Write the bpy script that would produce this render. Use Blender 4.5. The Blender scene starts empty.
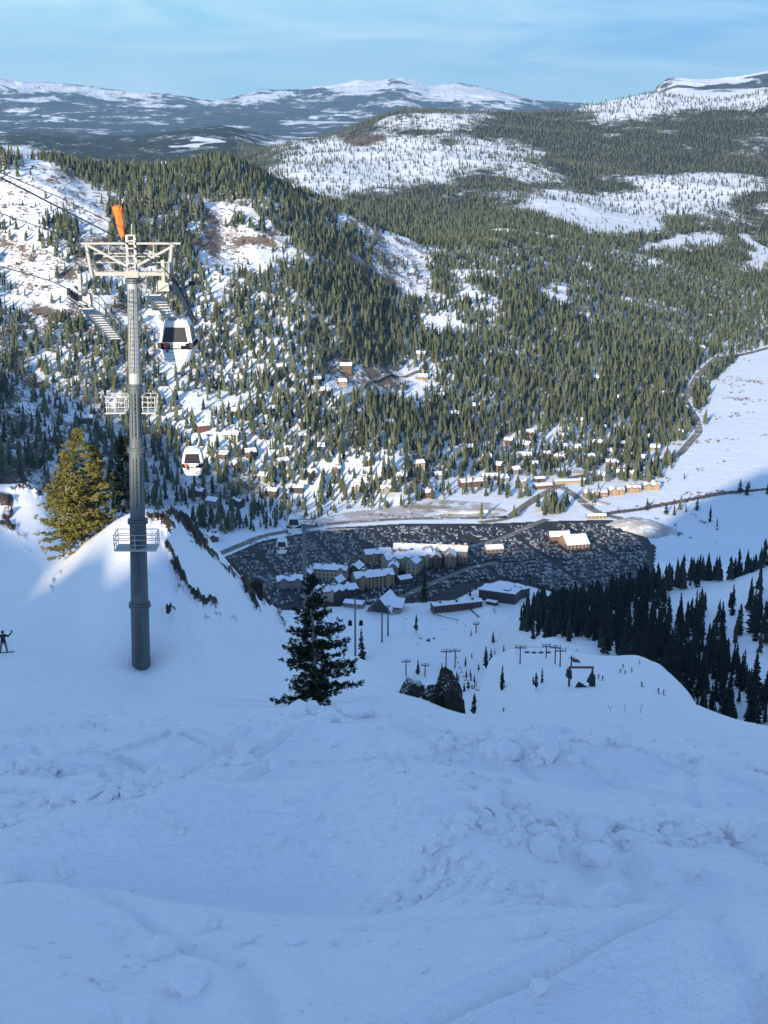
import bpy, math, random, time
import numpy as np
from mathutils import Vector, Matrix
T0 = time.time()
rnd = random.Random(7)
C = bpy.context.scene.collection
SC = bpy.context.scene
# ------------------------------------------------------------------ camera, sky, sun, exposure
F_PX, W, H = 1479.0, 768, 1024
PITCH = math.radians(15.4)
cam_d = bpy.data.cameras.new('camera')
cam = bpy.data.objects.new('camera', cam_d); C.objects.link(cam); SC.camera = cam
cam.location = (0, 0, 0)
cam.rotation_euler = (math.pi/2-PITCH, 0, 0)
cam_d.sensor_fit = 'VERTICAL'; cam_d.sensor_height = 24.0
cam_d.lens = 24.0*F_PX/H
cam_d.clip_start = 0.5; cam_d.clip_end = 200000
SUN_EL, SUN_AZ = math.radians(14.5), math.radians(20)      # sun stands behind the camera, to its left
SUN_STRENGTH, SKY_STRENGTH, EXPOSURE = 3.6, 0.15, 1.34
world = bpy.data.worlds.new('World'); SC.world = world; world.use_nodes = True
nt = world.node_tree; nt.nodes.clear()
wo = nt.nodes.new('ShaderNodeOutputWorld'); bg = nt.nodes.new('ShaderNodeBackground')
sky = nt.nodes.new('ShaderNodeTexSky'); sky.sky_type = 'NISHITA'; sky.sun_disc = False
sky.sun_elevation = SUN_EL
sky.sun_rotation = math.radians(180+20)
sky.altitude = 2400; sky.air_density = 1.0; sky.dust_density = 0.6; sky.ozone_density = 2.0
bg.inputs['Strength'].default_value = SKY_STRENGTH
# thin cirrus in the sky dome, by direction
tc = nt.nodes.new('ShaderNodeTexCoord'); mp = nt.nodes.new('ShaderNodeMapping')
mp.inputs['Scale'].default_value = (3.2, 1.5, 26.0); mp.inputs['Rotation'].default_value = (0.0, 0.10, 0)
no = nt.nodes.new('ShaderNodeTexNoise'); no.inputs['Scale'].default_value = 1.6
no.inputs['Detail'].default_value = 6; no.inputs['Roughness'].default_value = 0.55; no.inputs['Distortion'].default_value = 0.8
cr = nt.nodes.new('ShaderNodeMapRange'); cr.inputs['From Min'].default_value = 0.38; cr.inputs['From Max'].default_value = 0.80
cr.inputs['To Max'].default_value = 0.85
L = nt.links.new
def wmix(a, b, f=None):
    m = nt.nodes.new('ShaderNodeMix'); m.data_type = 'RGBA'
    for k, q in (('A', a), ('B', b), ('Factor', f)):
        if q is None: continue
        if isinstance(q, tuple): m.inputs[k].default_value = q
        else: L(q, m.inputs[k])
    return m.outputs['Result']
sx = nt.nodes.new('ShaderNodeSeparateXYZ'); L(tc.outputs['Generated'], sx.inputs[0])
def wr(v, a, b, c=0., d=1.):
    m = nt.nodes.new('ShaderNodeMapRange'); m.interpolation_type = 'SMOOTHSTEP'; L(v, m.inputs['Value'])
    for k, q in (('From Min', a), ('From Max', b), ('To Min', c), ('To Max', d)): m.inputs[k].default_value = q
    return m.outputs[0]
L(tc.outputs['Generated'], mp.inputs['Vector']); L(mp.outputs['Vector'], no.inputs['Vector'])
L(no.outputs['Fac'], cr.inputs['Value'])
lowblue = wmix((1.10, 2.14, 2.70, 1), (.68, 1.58, 2.62, 1), wr(sx.outputs['X'], -.20, .28))
lowblue = wmix((1.42, 2.30, 2.66, 1), lowblue, wr(sx.outputs['Z'], -.01, .06))
lowsky = wmix(lowblue, (2.3, 2.95, 3.1, 1), cr.outputs['Result'])
fullsky = wmix(lowsky, sky.outputs['Color'], wr(sx.outputs['Z'], .10, .50))
L(fullsky, bg.inputs['Color']); L(bg.outputs['Background'], wo.inputs['Surface'])
sun_d = bpy.data.lights.new('sun', 'SUN'); sun_d.energy = SUN_STRENGTH; sun_d.angle = math.radians(0.5)
sun_d.color = (1.0, 0.86, 0.66)
sun = bpy.data.objects.new('sun', sun_d); C.objects.link(sun)
sdir = Vector((-math.sin(SUN_AZ)*math.cos(SUN_EL), -math.cos(SUN_AZ)*math.cos(SUN_EL), math.sin(SUN_EL)))
sun.rotation_euler = sdir.to_track_quat('Z', 'Y').to_euler()
SC.view_settings.view_transform = 'Standard'; SC.view_settings.look = 'None'
SC.view_settings.gamma = 1; SC.view_settings.exposure = EXPOSURE; SC.view_settings.use_curve_mapping = False
SC.render.engine = 'CYCLES'
cy = SC.cycles
cy.max_bounces = 4; cy.diffuse_bounces = 3; cy.glossy_bounces = 2; cy.transmission_bounces = 2; cy.volume_bounces = 0
cy.transparent_max_bounces = 6; cy.caustics_reflective = False; cy.caustics_refractive = False
cy.use_denoising = True; cy.denoiser = 'OPENIMAGEDENOISE'; cy.denoising_input_passes = 'RGB_ALBEDO_NORMAL'; cy.denoising_prefilter = 'ACCURATE'

# ------------------------------------------------------------------ helpers
ct, st_ = math.cos(PITCH), math.sin(PITCH)
def ray(px, py):
    x = (px-W/2)/F_PX; v = (H/2-py)/F_PX
    return (x, ct+v*st_, -st_+v*ct)
def pix(px, py, r):                     # point on the pixel's ray at horizontal distance r
    d = ray(px, py); h = math.hypot(d[0], d[1]); k = r/h
    return (d[0]*k, d[1]*k, d[2]*k)
def pixz(px, py, z):
    d = ray(px, py); k = z/d[2]
    return (d[0]*k, d[1]*k, z)
def proj(x, y, z):
    dep = y*ct - z*st_; up = y*st_ + z*ct
    return W/2+F_PX*x/dep, H/2-F_PX*up/dep

def hash2(ix, iy, seed):
    h = (ix.astype(np.int64)*374761393 + iy.astype(np.int64)*668265263 + seed*1442695041) & 0xffffffff
    h = ((h ^ (h >> 13))*1274126177) & 0xffffffff
    h = (h ^ (h >> 16)) & 0xffffffff
    return h.astype(np.float64)/4294967295.0
def vnoise(x, y, seed=0):
    ix = np.floor(x); iy = np.floor(y); fx = x-ix; fy = y-iy
    fx = fx*fx*fx*(fx*(fx*6-15)+10); fy = fy*fy*fy*(fy*(fy*6-15)+10)
    a = hash2(ix, iy, seed); b = hash2(ix+1, iy, seed); c = hash2(ix, iy+1, seed); d = hash2(ix+1, iy+1, seed)
    return ((a+(b-a)*fx)*(1-fy) + (c+(d-c)*fx)*fy)*2-1
def fbm(x, y, oct=4, seed=0, gain=.5, ridged=False):
    s = np.zeros_like(x); a = 1.0; t = 0
    for i in range(oct):
        ang = .6+i*1.3; ca, sa = math.cos(ang), math.sin(ang)
        xx = (x*ca-y*sa)*2.03**i+17.3*i; yy = (x*sa+y*ca)*2.03**i-9.1*i
        n = vnoise(xx, yy, seed+i)
        if ridged: n = 1-2*np.abs(n)
        s += a*n; t += a; a *= gain
    return s/t
def sstep(a, b, x):
    t = np.clip((x-a)/(b-a), 0, 1); return t*t*(3-2*t)
def smax(a, b, k):
    h = np.clip(.5+.5*(a-b)/k, 0, 1); return b+(a-b)*h+k*h*(1-h)

class TPS:
    def __init__(s, P, v, reg=1e-4):
        P = np.array(P, float); n = len(P); s.P = P
        K = s.U(P, P)+np.eye(n)*reg; A = np.zeros((n+3, n+3)); A[:n, :n] = K
        A[:n, n] = 1; A[:n, n+1:] = P; A[n, :n] = 1; A[n+1:, :n] = P.T
        s.w = np.linalg.solve(A, np.concatenate([v, [0, 0, 0]]))
    def U(s, A, B):
        d2 = (A[:, None, 0]-B[None, :, 0])**2+(A[:, None, 1]-B[None, :, 1])**2
        return d2*np.log(d2+1e-12)*.5
    def __call__(s, Q):
        out = np.empty(len(Q)); n = len(s.P)
        for i in range(0, len(Q), 20000):
            q = Q[i:i+20000]; out[i:i+20000] = s.U(q, s.P)@s.w[:n]+s.w[n]+q@s.w[n+1:]
        return out
AZK = 5.0
EYE = 1.7
def fit(rows, off):
    P, v = [], []
    for px, kind, val, r in rows:
        if kind == 'y': x, y, z = pix(px, val, r)
        else:
            x, y, z = pix(px, 512, r); z = val
        P.append((math.atan2(x, y)*AZK, math.log(r))); v.append((z+off)/r)
    return TPS(P, v)
def table(tps, az0, az1, r0, r1, na, nr, off):
    a = np.linspace(az0, az1, na); s = np.linspace(math.log(r0), math.log(r1), nr)
    A, S = np.meshgrid(a, s); w = tps(np.stack([A.ravel()*AZK, S.ravel()], 1)).reshape(nr, na)
    def ev(az, r):
        u = np.clip((az-az0)/(az1-az0), 0, 1)*(na-1.0001); t = np.clip((np.log(np.maximum(r, 1e-3))-s[0])/(s[-1]-s[0]), 0, 1)*(nr-1.0001)
        i = u.astype(int); j = t.astype(int); fu = u-i; ft = t-j
        fu = fu*fu*(3-2*fu)*.0+fu
        z = (w[j, i]*(1-fu)+w[j, i+1]*fu)*(1-ft)+(w[j+1, i]*(1-fu)+w[j+1, i+1]*fu)*ft
        return z*r-off
    return ev
# ------------------------------------------------------------------ terrain heights
def col(px, *pts):
    o = []
    for p in pts:
        if len(p) == 2: o.append((px, 'y', p[0], p[1]))
        else: o.append((px, 'z', p[1], p[2]))
    return o
Zp = 'z'
NR = []
for x_ in (-60, 120, 250, 384, 520, 650, 830):
    NR += col(x_, (1024, 5.2), (900, 8.2), (Zp, -EYE-.36*2, 2))
NR += col(-60, (800, 14.2), (740, 28), (700, 58), (650, 112), (605, 135), (575, 155), (530, 172), (490, 195), (Zp, -75, 260), (Zp, -200, 450), (Zp, -430, 900), (Zp, -620, 1300))
NR += col(0, (660, 106), (600, 135), (575, 155), (530, 172), (491, 190), (Zp, -72, 250), (Zp, -200, 450), (Zp, -430, 900), (Zp, -620, 1300))
NR += col(28, (486, 190), (540, 165), (588, 135))
NR += col(50, (497, 188), (573, 135), (545, 160))
NR += col(85, (546, 135), (600, 120), (Zp, -48, 160), (Zp, -80, 230))
NR += col(112, (529, 133), (580, 117))
NR += col(150, (517, 132), (560, 118), (600, 110), (662, 101), (700, 70), (740, 32), (Zp, -50, 165), (Zp, -85, 230), (Zp, -180, 400), (Zp, -360, 750), (Zp, -520, 1250), (Zp, -640, 1700))
NR += col(205, (538, 138), (560, 129), (600, 115), (650, 101), (Zp, -60, 180))
NR += col(250, (588, 143), (620, 125), (650, 107), (690, 78), (740, 30), (800, 14.2), (Zp, -75, 190))
NR += col(275, (607, 145), (640, 120))
NR += col(300, (634, 132), (660, 100), (705, 61), (Zp, -80, 190), (Zp, -170, 320), (Zp, -340, 620), (Zp, -490, 1000), (Zp, -570, 1400), (Zp, -650, 1700))
NR += col(335, (656, 112), (680, 84))
NR += col(360, (663, 105), (700, 63))
NR += col(384, (676, 95), (715, 50), (745, 28), (800, 14.4), (Zp, -78, 160), (Zp, -160, 300), (Zp, -330, 620), (Zp, -456, 1000), (660, 1350), (630, 1500), (Zp, -610, 1750))
NR += col(405, (692, 82), (712, 55))
NR += col(435, (704, 74), (720, 50), (Zp, -62, 120))
NR += col(465, (719, 64), (735, 38), (Zp, -60, 110), (Zp, -160, 280), (Zp, -300, 560), (Zp, -420, 850), (705, 1060), (690, 1150), (650, 1400), (Zp, -552, 1560), (Zp, -640, 1750))
NR += col(490, (713, 74), (Zp, -60, 120), (Zp, -125, 250), (705, 400), (675, 560), (658, 640), (Zp, -360, 850), (675, 1200), (640, 1400), (Zp, -555, 1600))
NR += col(530, (705, 88), (730, 45), (Zp, -76, 160), (Zp, -108, 230), (690, 360), (665, 520), (648, 640), (Zp, -320, 800), (640, 1150), (610, 1420), (Zp, -580, 1600))
NR += col(600, (701, 100), (740, 38), (800, 16), (Zp, -76, 160), (Zp, -108, 230), (692, 340), (680, 440), (659, 620), (Zp, -310, 760), (640, 1000), (620, 1150), (603, 1300), (Zp, -540, 1480), (Zp, -640, 1700))
NR += col(645, (703, 104), (664, 600), (Zp, -290, 740), (640, 1030), (592, 1280), (Zp, -530, 1480))
NR += col(690, (707, 104), (Zp, -80, 170), (Zp, -122, 260), (694, 460), (Zp, -285, 620), (690, 850), (640, 1050), (600, 1200), (582, 1300), (Zp, -520, 1500), (Zp, -640, 1700))
NR += col(768, (728, 90), (745, 40), (810, 15), (Zp, -66, 140), (Zp, -130, 260), (Zp, -235, 480), (720, 790), (650, 1000), (600, 1160), (568, 1330), (Zp, -520, 1500), (Zp, -640, 1700))
NR += col(840, (728, 90), (745, 40), (810, 15), (Zp, -66, 140), (Zp, -130, 260), (Zp, -235, 480), (720, 790), (650, 1000), (600, 1160), (560, 1330), (Zp, -520, 1500), (Zp, -640, 1700))
for x_ in (560, 600, 625, 650): NR += col(x_, (Zp, -272-(x_-560)*.05, 685))
NR += col(560, (709, 74))+col(620, (708, 76))+col(680, (712, 78))+col(740, (727, 72))+col(515, (714, 70))+col(512, (655, 600), (676, 500), (Zp, -330, 760))+col(498, (662, 620))
NR += col(668, (677, 545), (Zp, -300, 700)) + col(625, (661, 612), (671, 520)) + col(568, (655, 625)) + col(575, (690, 350))
MR = []
def mm(px, *p): MR.extend(col(px, *p))
mm(-80, (Zp, -640, 1850), (480, 2050), (350, 2300), (258, 2650), (166, 2950), (Zp, -280, 3600), (Zp, -450, 5500), (163, 8000), (135, 12500), (124, 20000))
mm(0, (Zp, -640, 1850), (480, 2050), (420, 2150), (350, 2300), (258, 2650), (165, 3000), (Zp, -280, 3600), (Zp, -450, 5500), (163, 8000), (135, 12500), (124, 20000))
mm(60, (176, 3030)); mm(100, (188, 3060), (300, 2500)); mm(150, (187, 3100), (250, 2750), (420, 2220)); mm(200, (176, 3180))
mm(224, (Zp, -640, 1850), (500, 2020), (400, 2300), (300, 2620), (232, 2950), (171, 3200), (Zp, -280, 3900), (Zp, -450, 5500), (163, 8000), (127, 11000), (Zp, -360, 14500), (124, 20000))
mm(120, (140, 11000)); mm(255, (181, 3250)); mm(290, (197, 3400), (143, 10500)); mm(350, (217, 3600), (300, 2850))
mm(400, (Zp, -640, 1850), (480, 2090), (400, 2500), (300, 3080), (238, 3700), (Zp, -430, 4300), (200, 5600), (190, 6000), (152, 7000), (115, 8000), (Zp, -100, 9500), (Zp, -250, 14000), (123, 20000))
mm(460, (246, 3850)); mm(280, (192, 5900), (158, 7200), (150, 7700), (Zp, -280, 9000)); mm(350, (136, 7800))
mm(520, (Zp, -620, 2000), (450, 2400), (350, 2900), (262, 3700), (230, 4600), (200, 5600), (152, 7000), (116, 8200), (Zp, -150, 10000), (Zp, -250, 14000), (123, 20000))
mm(620, (Zp, -610, 2200), (400, 2760), (300, 3700), (240, 4700), (200, 6000), (150, 7300), (102, 8900), (Zp, -120, 11000), (Zp, -100, 14000), (123, 20000))
mm(700, (Zp, -610, 2600), (Zp, -548, 3050), (300, 4000), (240, 5100), (200, 6000), (150, 7300), (101, 9000), (Zp, -60, 11000), (82, 14000), (Zp, -200, 20000))
mm(768, (Zp, -620, 3000), (Zp, -548, 3650), (300, 4180), (250, 5300), (200, 6200), (150, 7400), (93, 9000), (Zp, -60, 11000), (74, 14000), (Zp, -200, 20000))
mm(850, (Zp, -620, 3000), (Zp, -548, 3650), (300, 4180), (250, 5300), (200, 6200), (150, 7400), (84, 9000), (Zp, -60, 11000), (70, 14000), (Zp, -200, 20000))
mm(650, (94, 9200)); mm(440, (111, 8200)); mm(660, (85, 14000)); mm(580, (112, 8500))
FR = []
prof = [(-60, 82), (0, 80), (30, 82), (60, 84), (85, 86), (105, 89), (150, 94), (180, 97), (200, 101), (215, 102), (240, 97), (262, 91), (300, 90), (320, 86), (345, 84), (358, 82), (375, 83), (400, 80), (415, 84), (430, 88), (445, 87), (460, 85), (490, 90), (520, 97), (550, 101), (600, 106), (700, 106), (840, 106)]
N_tps = fit(NR, EYE); M_tps = fit(MR, 0)
A0, A1 = math.radians(-19), math.radians(19)
N_ev = table(N_tps, A0, A1, 2.0, 1800, 260, 420, EYE)
M_ev = table(M_tps, A0, A1, 1800, 22000, 260, 360, 0)
pa = np.array([math.atan2(*pix(p[0], p[1], 1)[:2]) for p in prof]); pw = np.array([pix(p[0], p[1], 1)[2] for p in prof])
CX = np.array([-4000, -1900, -1502, -1402, -1292, -1149, -1059, -969, -895, -765, -718, -621, -495, -439, -414, -373, -328, -275, -245, -222, -205, -191, -186, -181, -176, -172, -168, -160, -150, -140, -60, 0, 200, 600, 3000.])
CZ = np.array([600, 450, 337, 281, 234, 169, 130, 92, 71, 44, 38, 32, 34, 57, 92, 124, 154, 132, 100, 83, 80, 78, 75.5, 79, 80, 77, 82, 86, 93, 101, 108, 110, 130, 150, 200.])
VALLEY = -550.0
def back_z(x, y):  # unseen ridge behind the camera, crest shaped to cast the valley shadow edge
    c = np.interp(x-(y+300)*math.tan(SUN_AZ), CX, CZ)
    e = -EYE-.20*np.abs(x)
    e = np.where(x < -350, np.minimum(e, c-90), e)
    t = np.clip((y+300)/300, 0, 1)
    z = c*(1-t)+e*t
    z = z-.38*np.maximum(y, 0)-.2*np.maximum(-300-y, 0)
    return np.maximum(z, -700)
def terrain_z(x, y, detail=True):
    x = np.asarray(x, float); y = np.asarray(y, float)
    r = np.hypot(x, y)+1e-6; az = np.arctan2(x, y)
    n = N_ev(az, r)
    n = n - np.clip((r-1650), 0, 1e9)*1.0
    s = sstep(math.radians(22), math.radians(75), np.abs(az))
    n = n*(1-s)+back_z(x, y)*s
    # small relief of the near mountain
    if detail:
        rr = np.clip((r-120)/300, 0, 1)
        n = n+fbm(x/90, y/90, 3, 11)*5.0*rr*sstep(650, 1000, r)*np.clip(1-np.abs(az)/1.2, 0, 1)+fbm(x/90, y/90, 2, 11)*.8*rr
        n = n+fbm(x/14, y/14, 3, 5)*.30*np.clip((r-4)/20, 0, 1)*(1-.6*sstep(22, 50, r))*(1+6*rr)
    v = np.full_like(x, VALLEY)
    m = M_ev(az, r)
    far = sstep(21000, 33000, r)
    pk = np.interp(az, pa, pw)*r
    pk = np.where(r > 35000, pk-(r-35000)*.12, pk)
    m = m*(1-far)+pk*far
    m = np.where(r < 1850, -640-(1850-r)*2, m)
    if detail:
        k = sstep(2000, 2600, r)
        a = np.where(r < 4200, 1.0, np.where(r < 12000, 1.6, 3.0))
        lam = np.where(r < 4200, 420., np.where(r < 12000, 800., 2600.))
        base = (fbm(x/420, y/420, 4, 31, .5, True)-.2)*26*(1-sstep(4200, 5200, r))
        base = base+(fbm(x/900, y/900, 4, 35, .55, True)-.2)*36*sstep(4800, 6000, r)*(1-sstep(15000, 24000, r))
        base = base+(fbm(x/2600, y/2600, 6, 39, .62, True)-.1)*150*sstep(18000, 26000, r)*(1-.8*sstep(31000, 34500, r))
        m = m+base*k*sstep(-550, -430, m)
        m = m+fbm(x/45, y/45, 3, 51)*4*k*(1-sstep(4000, 6000, r))*sstep(-550, -480, m)
    v = v+fbm(x/260, y/260, 2, 71)*1.0*sstep(2050, 2600, r)
    z = smax(n, smax(m, v, 14), 10)
    # extra local forms on the near snow: rolls, wind lips, hollow right of the middle, tree well, tower well
    def g(cx, cy, rx, ry, h, rot=0):
        dx = x-cx; dy = y-cy; c, s2 = math.cos(rot), math.sin(rot)
        u = (dx*c+dy*s2)/rx; w = (-dx*s2+dy*c)/ry
        return h*np.exp(-(u*u+w*w))
    nm = r < 400
    if nm.any():
        dz = np.zeros_like(z)
        for a_ in BUMPS: dz = dz+g(*a_)
        z = np.where(nm, z+dz, z)
    return z
def at_r(px, py, r):
    x, y, z = pix(px, py, r); return x, y
BUMPS = []
def bump_at(px, py, r, rx, ry, h, rot=0):
    x, y = at_r(px, py, r); BUMPS.append((x, y, rx, ry, h, rot))
bump_at(705, 785, 21, 3.4, 3.4, -1.1, .5)
bump_at(600, 790, 17, 3.4, 1.3, .45, -.45)
bump_at(690, 838, 12.8, 2.6, 1.0, .28, -.5)
bump_at(570, 757, 24, 3.5, 1.6, .45, .2)
bump_at(630, 735, 34, 1.3, 7, -.6, .10)
bump_at(200, 762, 24, 5, 1.8, .45, -.3)
bump_at(185, 742, 31, 3.0, 1.6, -.6, .3)
bump_at(90, 735, 36, 8, 5, .25, .4)
bump_at(240, 725, 42, 5, 3, .25, -.4)
bump_at(318, 706, 60, 1.9, 1.6, -.25, 0)
bump_at(470, 775, 20, 6, 1.3, .40, .1)
bump_at(330, 800, 14, 3, .9, .22, .3)
bump_at(450, 900, 8.3, .55, 2.2, .16, .35)
bump_at(470, 870, 9.3, .6, 1.6, .15, .1)
bump_at(560, 900, 8.2, .8, 1.3, -.12, .3)
bump_at(120, 880, 9, 2.2, .8, .16, .3)
bump_at(200, 950, 7, 2.2, .5, .12, .25)
bump_at(80, 920, 8, 1.8, .6, -.14, .1)
bump_at(140, 662, 101.5, 2.6, 2.2, -.8, 0)
bump_at(150, 540, 124, 7, 9, 1.6, .1)
def project_grid():
    pass
def height(x, y): return float(terrain_z(np.array([x]), np.array([y]))[0])

# ------------------------------------------------------------------ mesh building
def mesh_from(name, V, Fq, mats, midx=None, smooth=True, attrs=None):
    me = bpy.data.meshes.new(name)
    V = np.asarray(V, np.float32); Fq = np.asarray(Fq, np.int32)
    nf, k = Fq.shape
    me.vertices.add(len(V)); me.vertices.foreach_set('co', V.ravel())
    me.loops.add(nf*k); me.loops.foreach_set('vertex_index', Fq.ravel())
    me.polygons.add(nf); me.polygons.foreach_set('loop_start', np.arange(0, nf*k, k, dtype=np.int32))
    me.polygons.foreach_set('loop_total', np.full(nf, k, np.int32))
    if midx is not None: me.polygons.foreach_set('material_index', np.asarray(midx, np.int32))
    me.polygons.foreach_set('use_smooth', np.full(nf, smooth, bool))
    if attrs:
        for nme, arr in attrs.items():
            at = me.attributes.new(nme, 'FLOAT', 'POINT'); at.data.foreach_set('value', np.asarray(arr, np.float32))
    for m_ in mats: me.materials.append(m_)
    me.update(calc_edges=True)
    return me
def link(name, me, parent=None, kind=None, label=None, cat=None, group=None, loc=None, rotz=None):
    o = bpy.data.objects.new(name, me); C.objects.link(o)
    if parent is not None: o.parent = parent
    if kind: o['kind'] = kind
    if label: o['label'] = label
    if cat: o['category'] = cat
    if group: o['group'] = group
    if loc is not None: o.location = loc
    if rotz is not None: o.rotation_euler = (0, 0, rotz)
    return o

# azimuth / radius lattice: fine where the land is steep and near, coarse outside the open view except on the shade-casting crest
fine = np.arange(-17.5, 17.501, .05)
side = np.concatenate([np.arange(17.9, 30, .5), np.arange(30.5, 138, 1.5), np.arange(138, 160, .25), np.arange(160, 180, 1.5)])
AZ = np.radians(np.concatenate([-side[::-1], fine, side]))
def lat(r0, r1, k): return np.exp(np.arange(math.log(r0), math.log(r1), k))
RR = np.concatenate([[.6, 1.2, 2, 3], lat(3.6, 30, .005), lat(30, 200, .006), lat(200, 1800, .008), lat(1800, 4500, .0035), lat(4500, 12000, .0055), lat(12000, 42000, .010), [42000]])
print('grid', len(AZ), len(RR))

# land cover, each as a list of patches given where they lie on the land
def patches(px, py, lst):
    s = np.zeros_like(px)
    for cx, cy, rx, ry, rot, val in lst:
        c, q = math.cos(rot), math.sin(rot)
        u = ((px-cx)*c+(py-cy)*q)/rx; w = (-(px-cx)*q+(py-cy)*c)/ry
        d = u*u+w*w
        s = s+val*np.exp(-d*d)
    return s
# open (treeless) ground on the mid hill and on the hills behind it
OPEN = [(20, 190, 60, 40, .5, .9), (75, 200, 60, 18, .75, .75), (110, 250, 30, 50, -.5, .70), (30, 290, 60, 40, .3, .45), (10, 240, 30, 50, 0, .6), (205, 320, 14, 60, .5, .35),
        (245, 245, 52, 24, .25, 1.0), (215, 275, 30, 26, .5, .5), (232, 215, 16, 8, .2, .6), (175, 165, 8, 5, 0, .8), (165, 290, 30, 18, .6, .25),
        (110, 320, 60, 16, .25, .45), (160, 350, 26, 40, .2, .30), (60, 400, 60, 60, .2, .28), (210, 400, 22, 30, 1.0, .4), (175, 380, 20, 30, .3, .3),
        (372, 388, 55, 13, -.1, .85), (330, 378, 18, 8, 0, .5), (440, 325, 42, 9, .35, 1.0), (405, 270, 55, 13, .65, .95), (350, 230, 25, 8, .5, .4), (480, 300, 36, 10, .7, .8),
        (370, 260, 8, 40, .2, .25), (560, 300, 9, 10, 0, .5), (510, 225, 9, 6, 0, .35), (590, 305, 8, 6, 0, .4), (540, 445, 60, 22, -.2, .45), (560, 470, 60, 22, -.1, .5),
        (220, 440, 50, 14, .2, .4), (280, 500, 60, 14, 0, .5), (350, 520, 120, 12, 0, 1.0), (350, 470, 30, 14, 0, .25), (470, 505, 120, 12, -.05, .9), (600, 445, 40, 12, -.3, .3), (680, 455, 30, 14, -.5, .3),
        # hills behind
        (400, 165, 90, 22, -.15, .85), (330, 165, 60, 24, .3, .80), (500, 160, 60, 20, .1, .60), (440, 122, 60, 10, -.05, .62), (365, 145, 50, 14, 0, .6), (520, 205, 40, 8, .2, .3), (290, 175, 30, 10, .3, .5), (545, 170, 30, 6, .3, .35),
        (650, 104, 75, 20, -.1, .90), (740, 100, 55, 12, -.1, .85), (610, 117, 25, 8, 0, .4), (445, 165, 50, 20, 0, .4),
        (640, 205, 70, 22, -.12, 1.3), (580, 213, 44, 16, .35, 1.1), (705, 190, 60, 13, -.1, 1.1), (690, 243, 45, 7, 0, .6), (650, 245, 12, 4, 0, .6), (755, 255, 14, 14, .5, 1.0), (720, 225, 20, 8, 0, .3)]
CLIFF = [(363, 138, 24, 7, .05, 1.0), (250, 238, 30, 12, .1, .35), (60, 330, 50, 14, .3, .45), (55, 160, 40, 5, .15, .5), (650, 200, 20, 6, 0, .35), (700, 188, 30, 4, 0, .3), (25, 300, 40, 30, 0, .2), (430, 290, 40, 22, .5, .25)]
def proj_warp(x, y, z):
    px, py = proj(x, y, z); r = np.hypot(x, y); s = np.where(r < 4500, 150., 420.); k = np.where(r < 4500, 26., 20.)
    wx = fbm(x/s, y/s, 4, 141, .6)*k*1.6; wy = fbm(x/s+9, y/s-4, 4, 145, .6)*k*np.where(r < 4500, 1., .6)
    flat = sstep(VALLEY+2, VALLEY+30, z)*.8+.2
    return px+wx*flat, py+wy*flat
def cover(x, y, z):
    r = np.hypot(x, y); px, py = proj_warp(x, y, z)
    o = patches(px, py, OPEN)
    n1 = fbm(x/130, y/130, 4, 101); n2 = fbm(x/320, y/320, 3, 105)
    o = o+n1*.42+n2*.22
    return np.where(y > 0, o, 0), px, py
def make_ring(name, i0, i1, mats, matfn=None, attrs=True):
    r = RR[i0:i1+1]; A, R_ = np.meshgrid(AZ, r); x = R_*np.sin(A); y = R_*np.cos(A)
    z = terrain_z(x.ravel(), y.ravel()).reshape(x.shape)
    nr, na = x.shape
    V = np.stack([x, y, z], -1).reshape(-1, 3)
    i = np.arange(nr-1)[:, None]*na; j = np.arange(na)[None, :]; jn = (j+1) % na
    Fq = np.stack([i+j, i+jn, i+na+jn, i+na+j], -1).reshape(-1, 4)
    Fq = Fq[:, ::-1]
    att = {}
    if attrs:
        # slope
        zx = np.gradient(z, axis=1)/np.maximum(np.hypot(np.gradient(x, axis=1), np.gradient(y, axis=1)), 1e-6)
        zr = np.gradient(z, axis=0)/np.maximum(np.gradient(R_, axis=0), 1e-6)
        slope = np.hypot(zx, zr).ravel()
        o, px, py = cover(V[:, 0], V[:, 1], V[:, 2])
        att['open'] = o; att['slope'] = slope
        att['cliff'] = np.where(V[:, 1] > 0, patches(px, py, CLIFF), 0)
        rr_ = np.hypot(V[:, 0], V[:, 1])
        far = patches(px, py, FARSNOW)
        att['farsnow'] = far
    me = mesh_from(name, V, Fq, mats, None, True, att)
    return link(name, me, kind='structure')
FARSNOW = [(90, 90, 70, 6, .08, .30), (95, 95, 14, 4, 0, .35), (20, 88, 30, 4, 0, .3), (150, 105, 30, 5, .3, .2), (270, 96, 34, 4, -.12, .9), (345, 87, 22, 5, 0, .4), (385, 84, 30, 5, 0, .5), (405, 84, 14, 4, .2, .5), (460, 91, 42, 6, .12, 1.0), (500, 98, 45, 4, .12, .7),
           (340, 118, 25, 6, -.2, .35), (440, 103, 40, 5, 0, .3), (250, 95, 12, 3, 0, .5), (160, 129.5, 16, 1.8, 0, 1.2), (197, 145, 18, 2.6, 0, 1.1), (60, 117, 30, 1.5, 0, .7), (95, 140, 9, 1.2, 0, .7), (300, 128, 14, 2, 0, .3),
           (725, 77, 60, 6, -.12, .25), (700, 84, 50, 5, -.15, .7), (755, 74, 30, 7, -.1, .6), (640, 92, 20, 3, 0, .4)]
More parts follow.
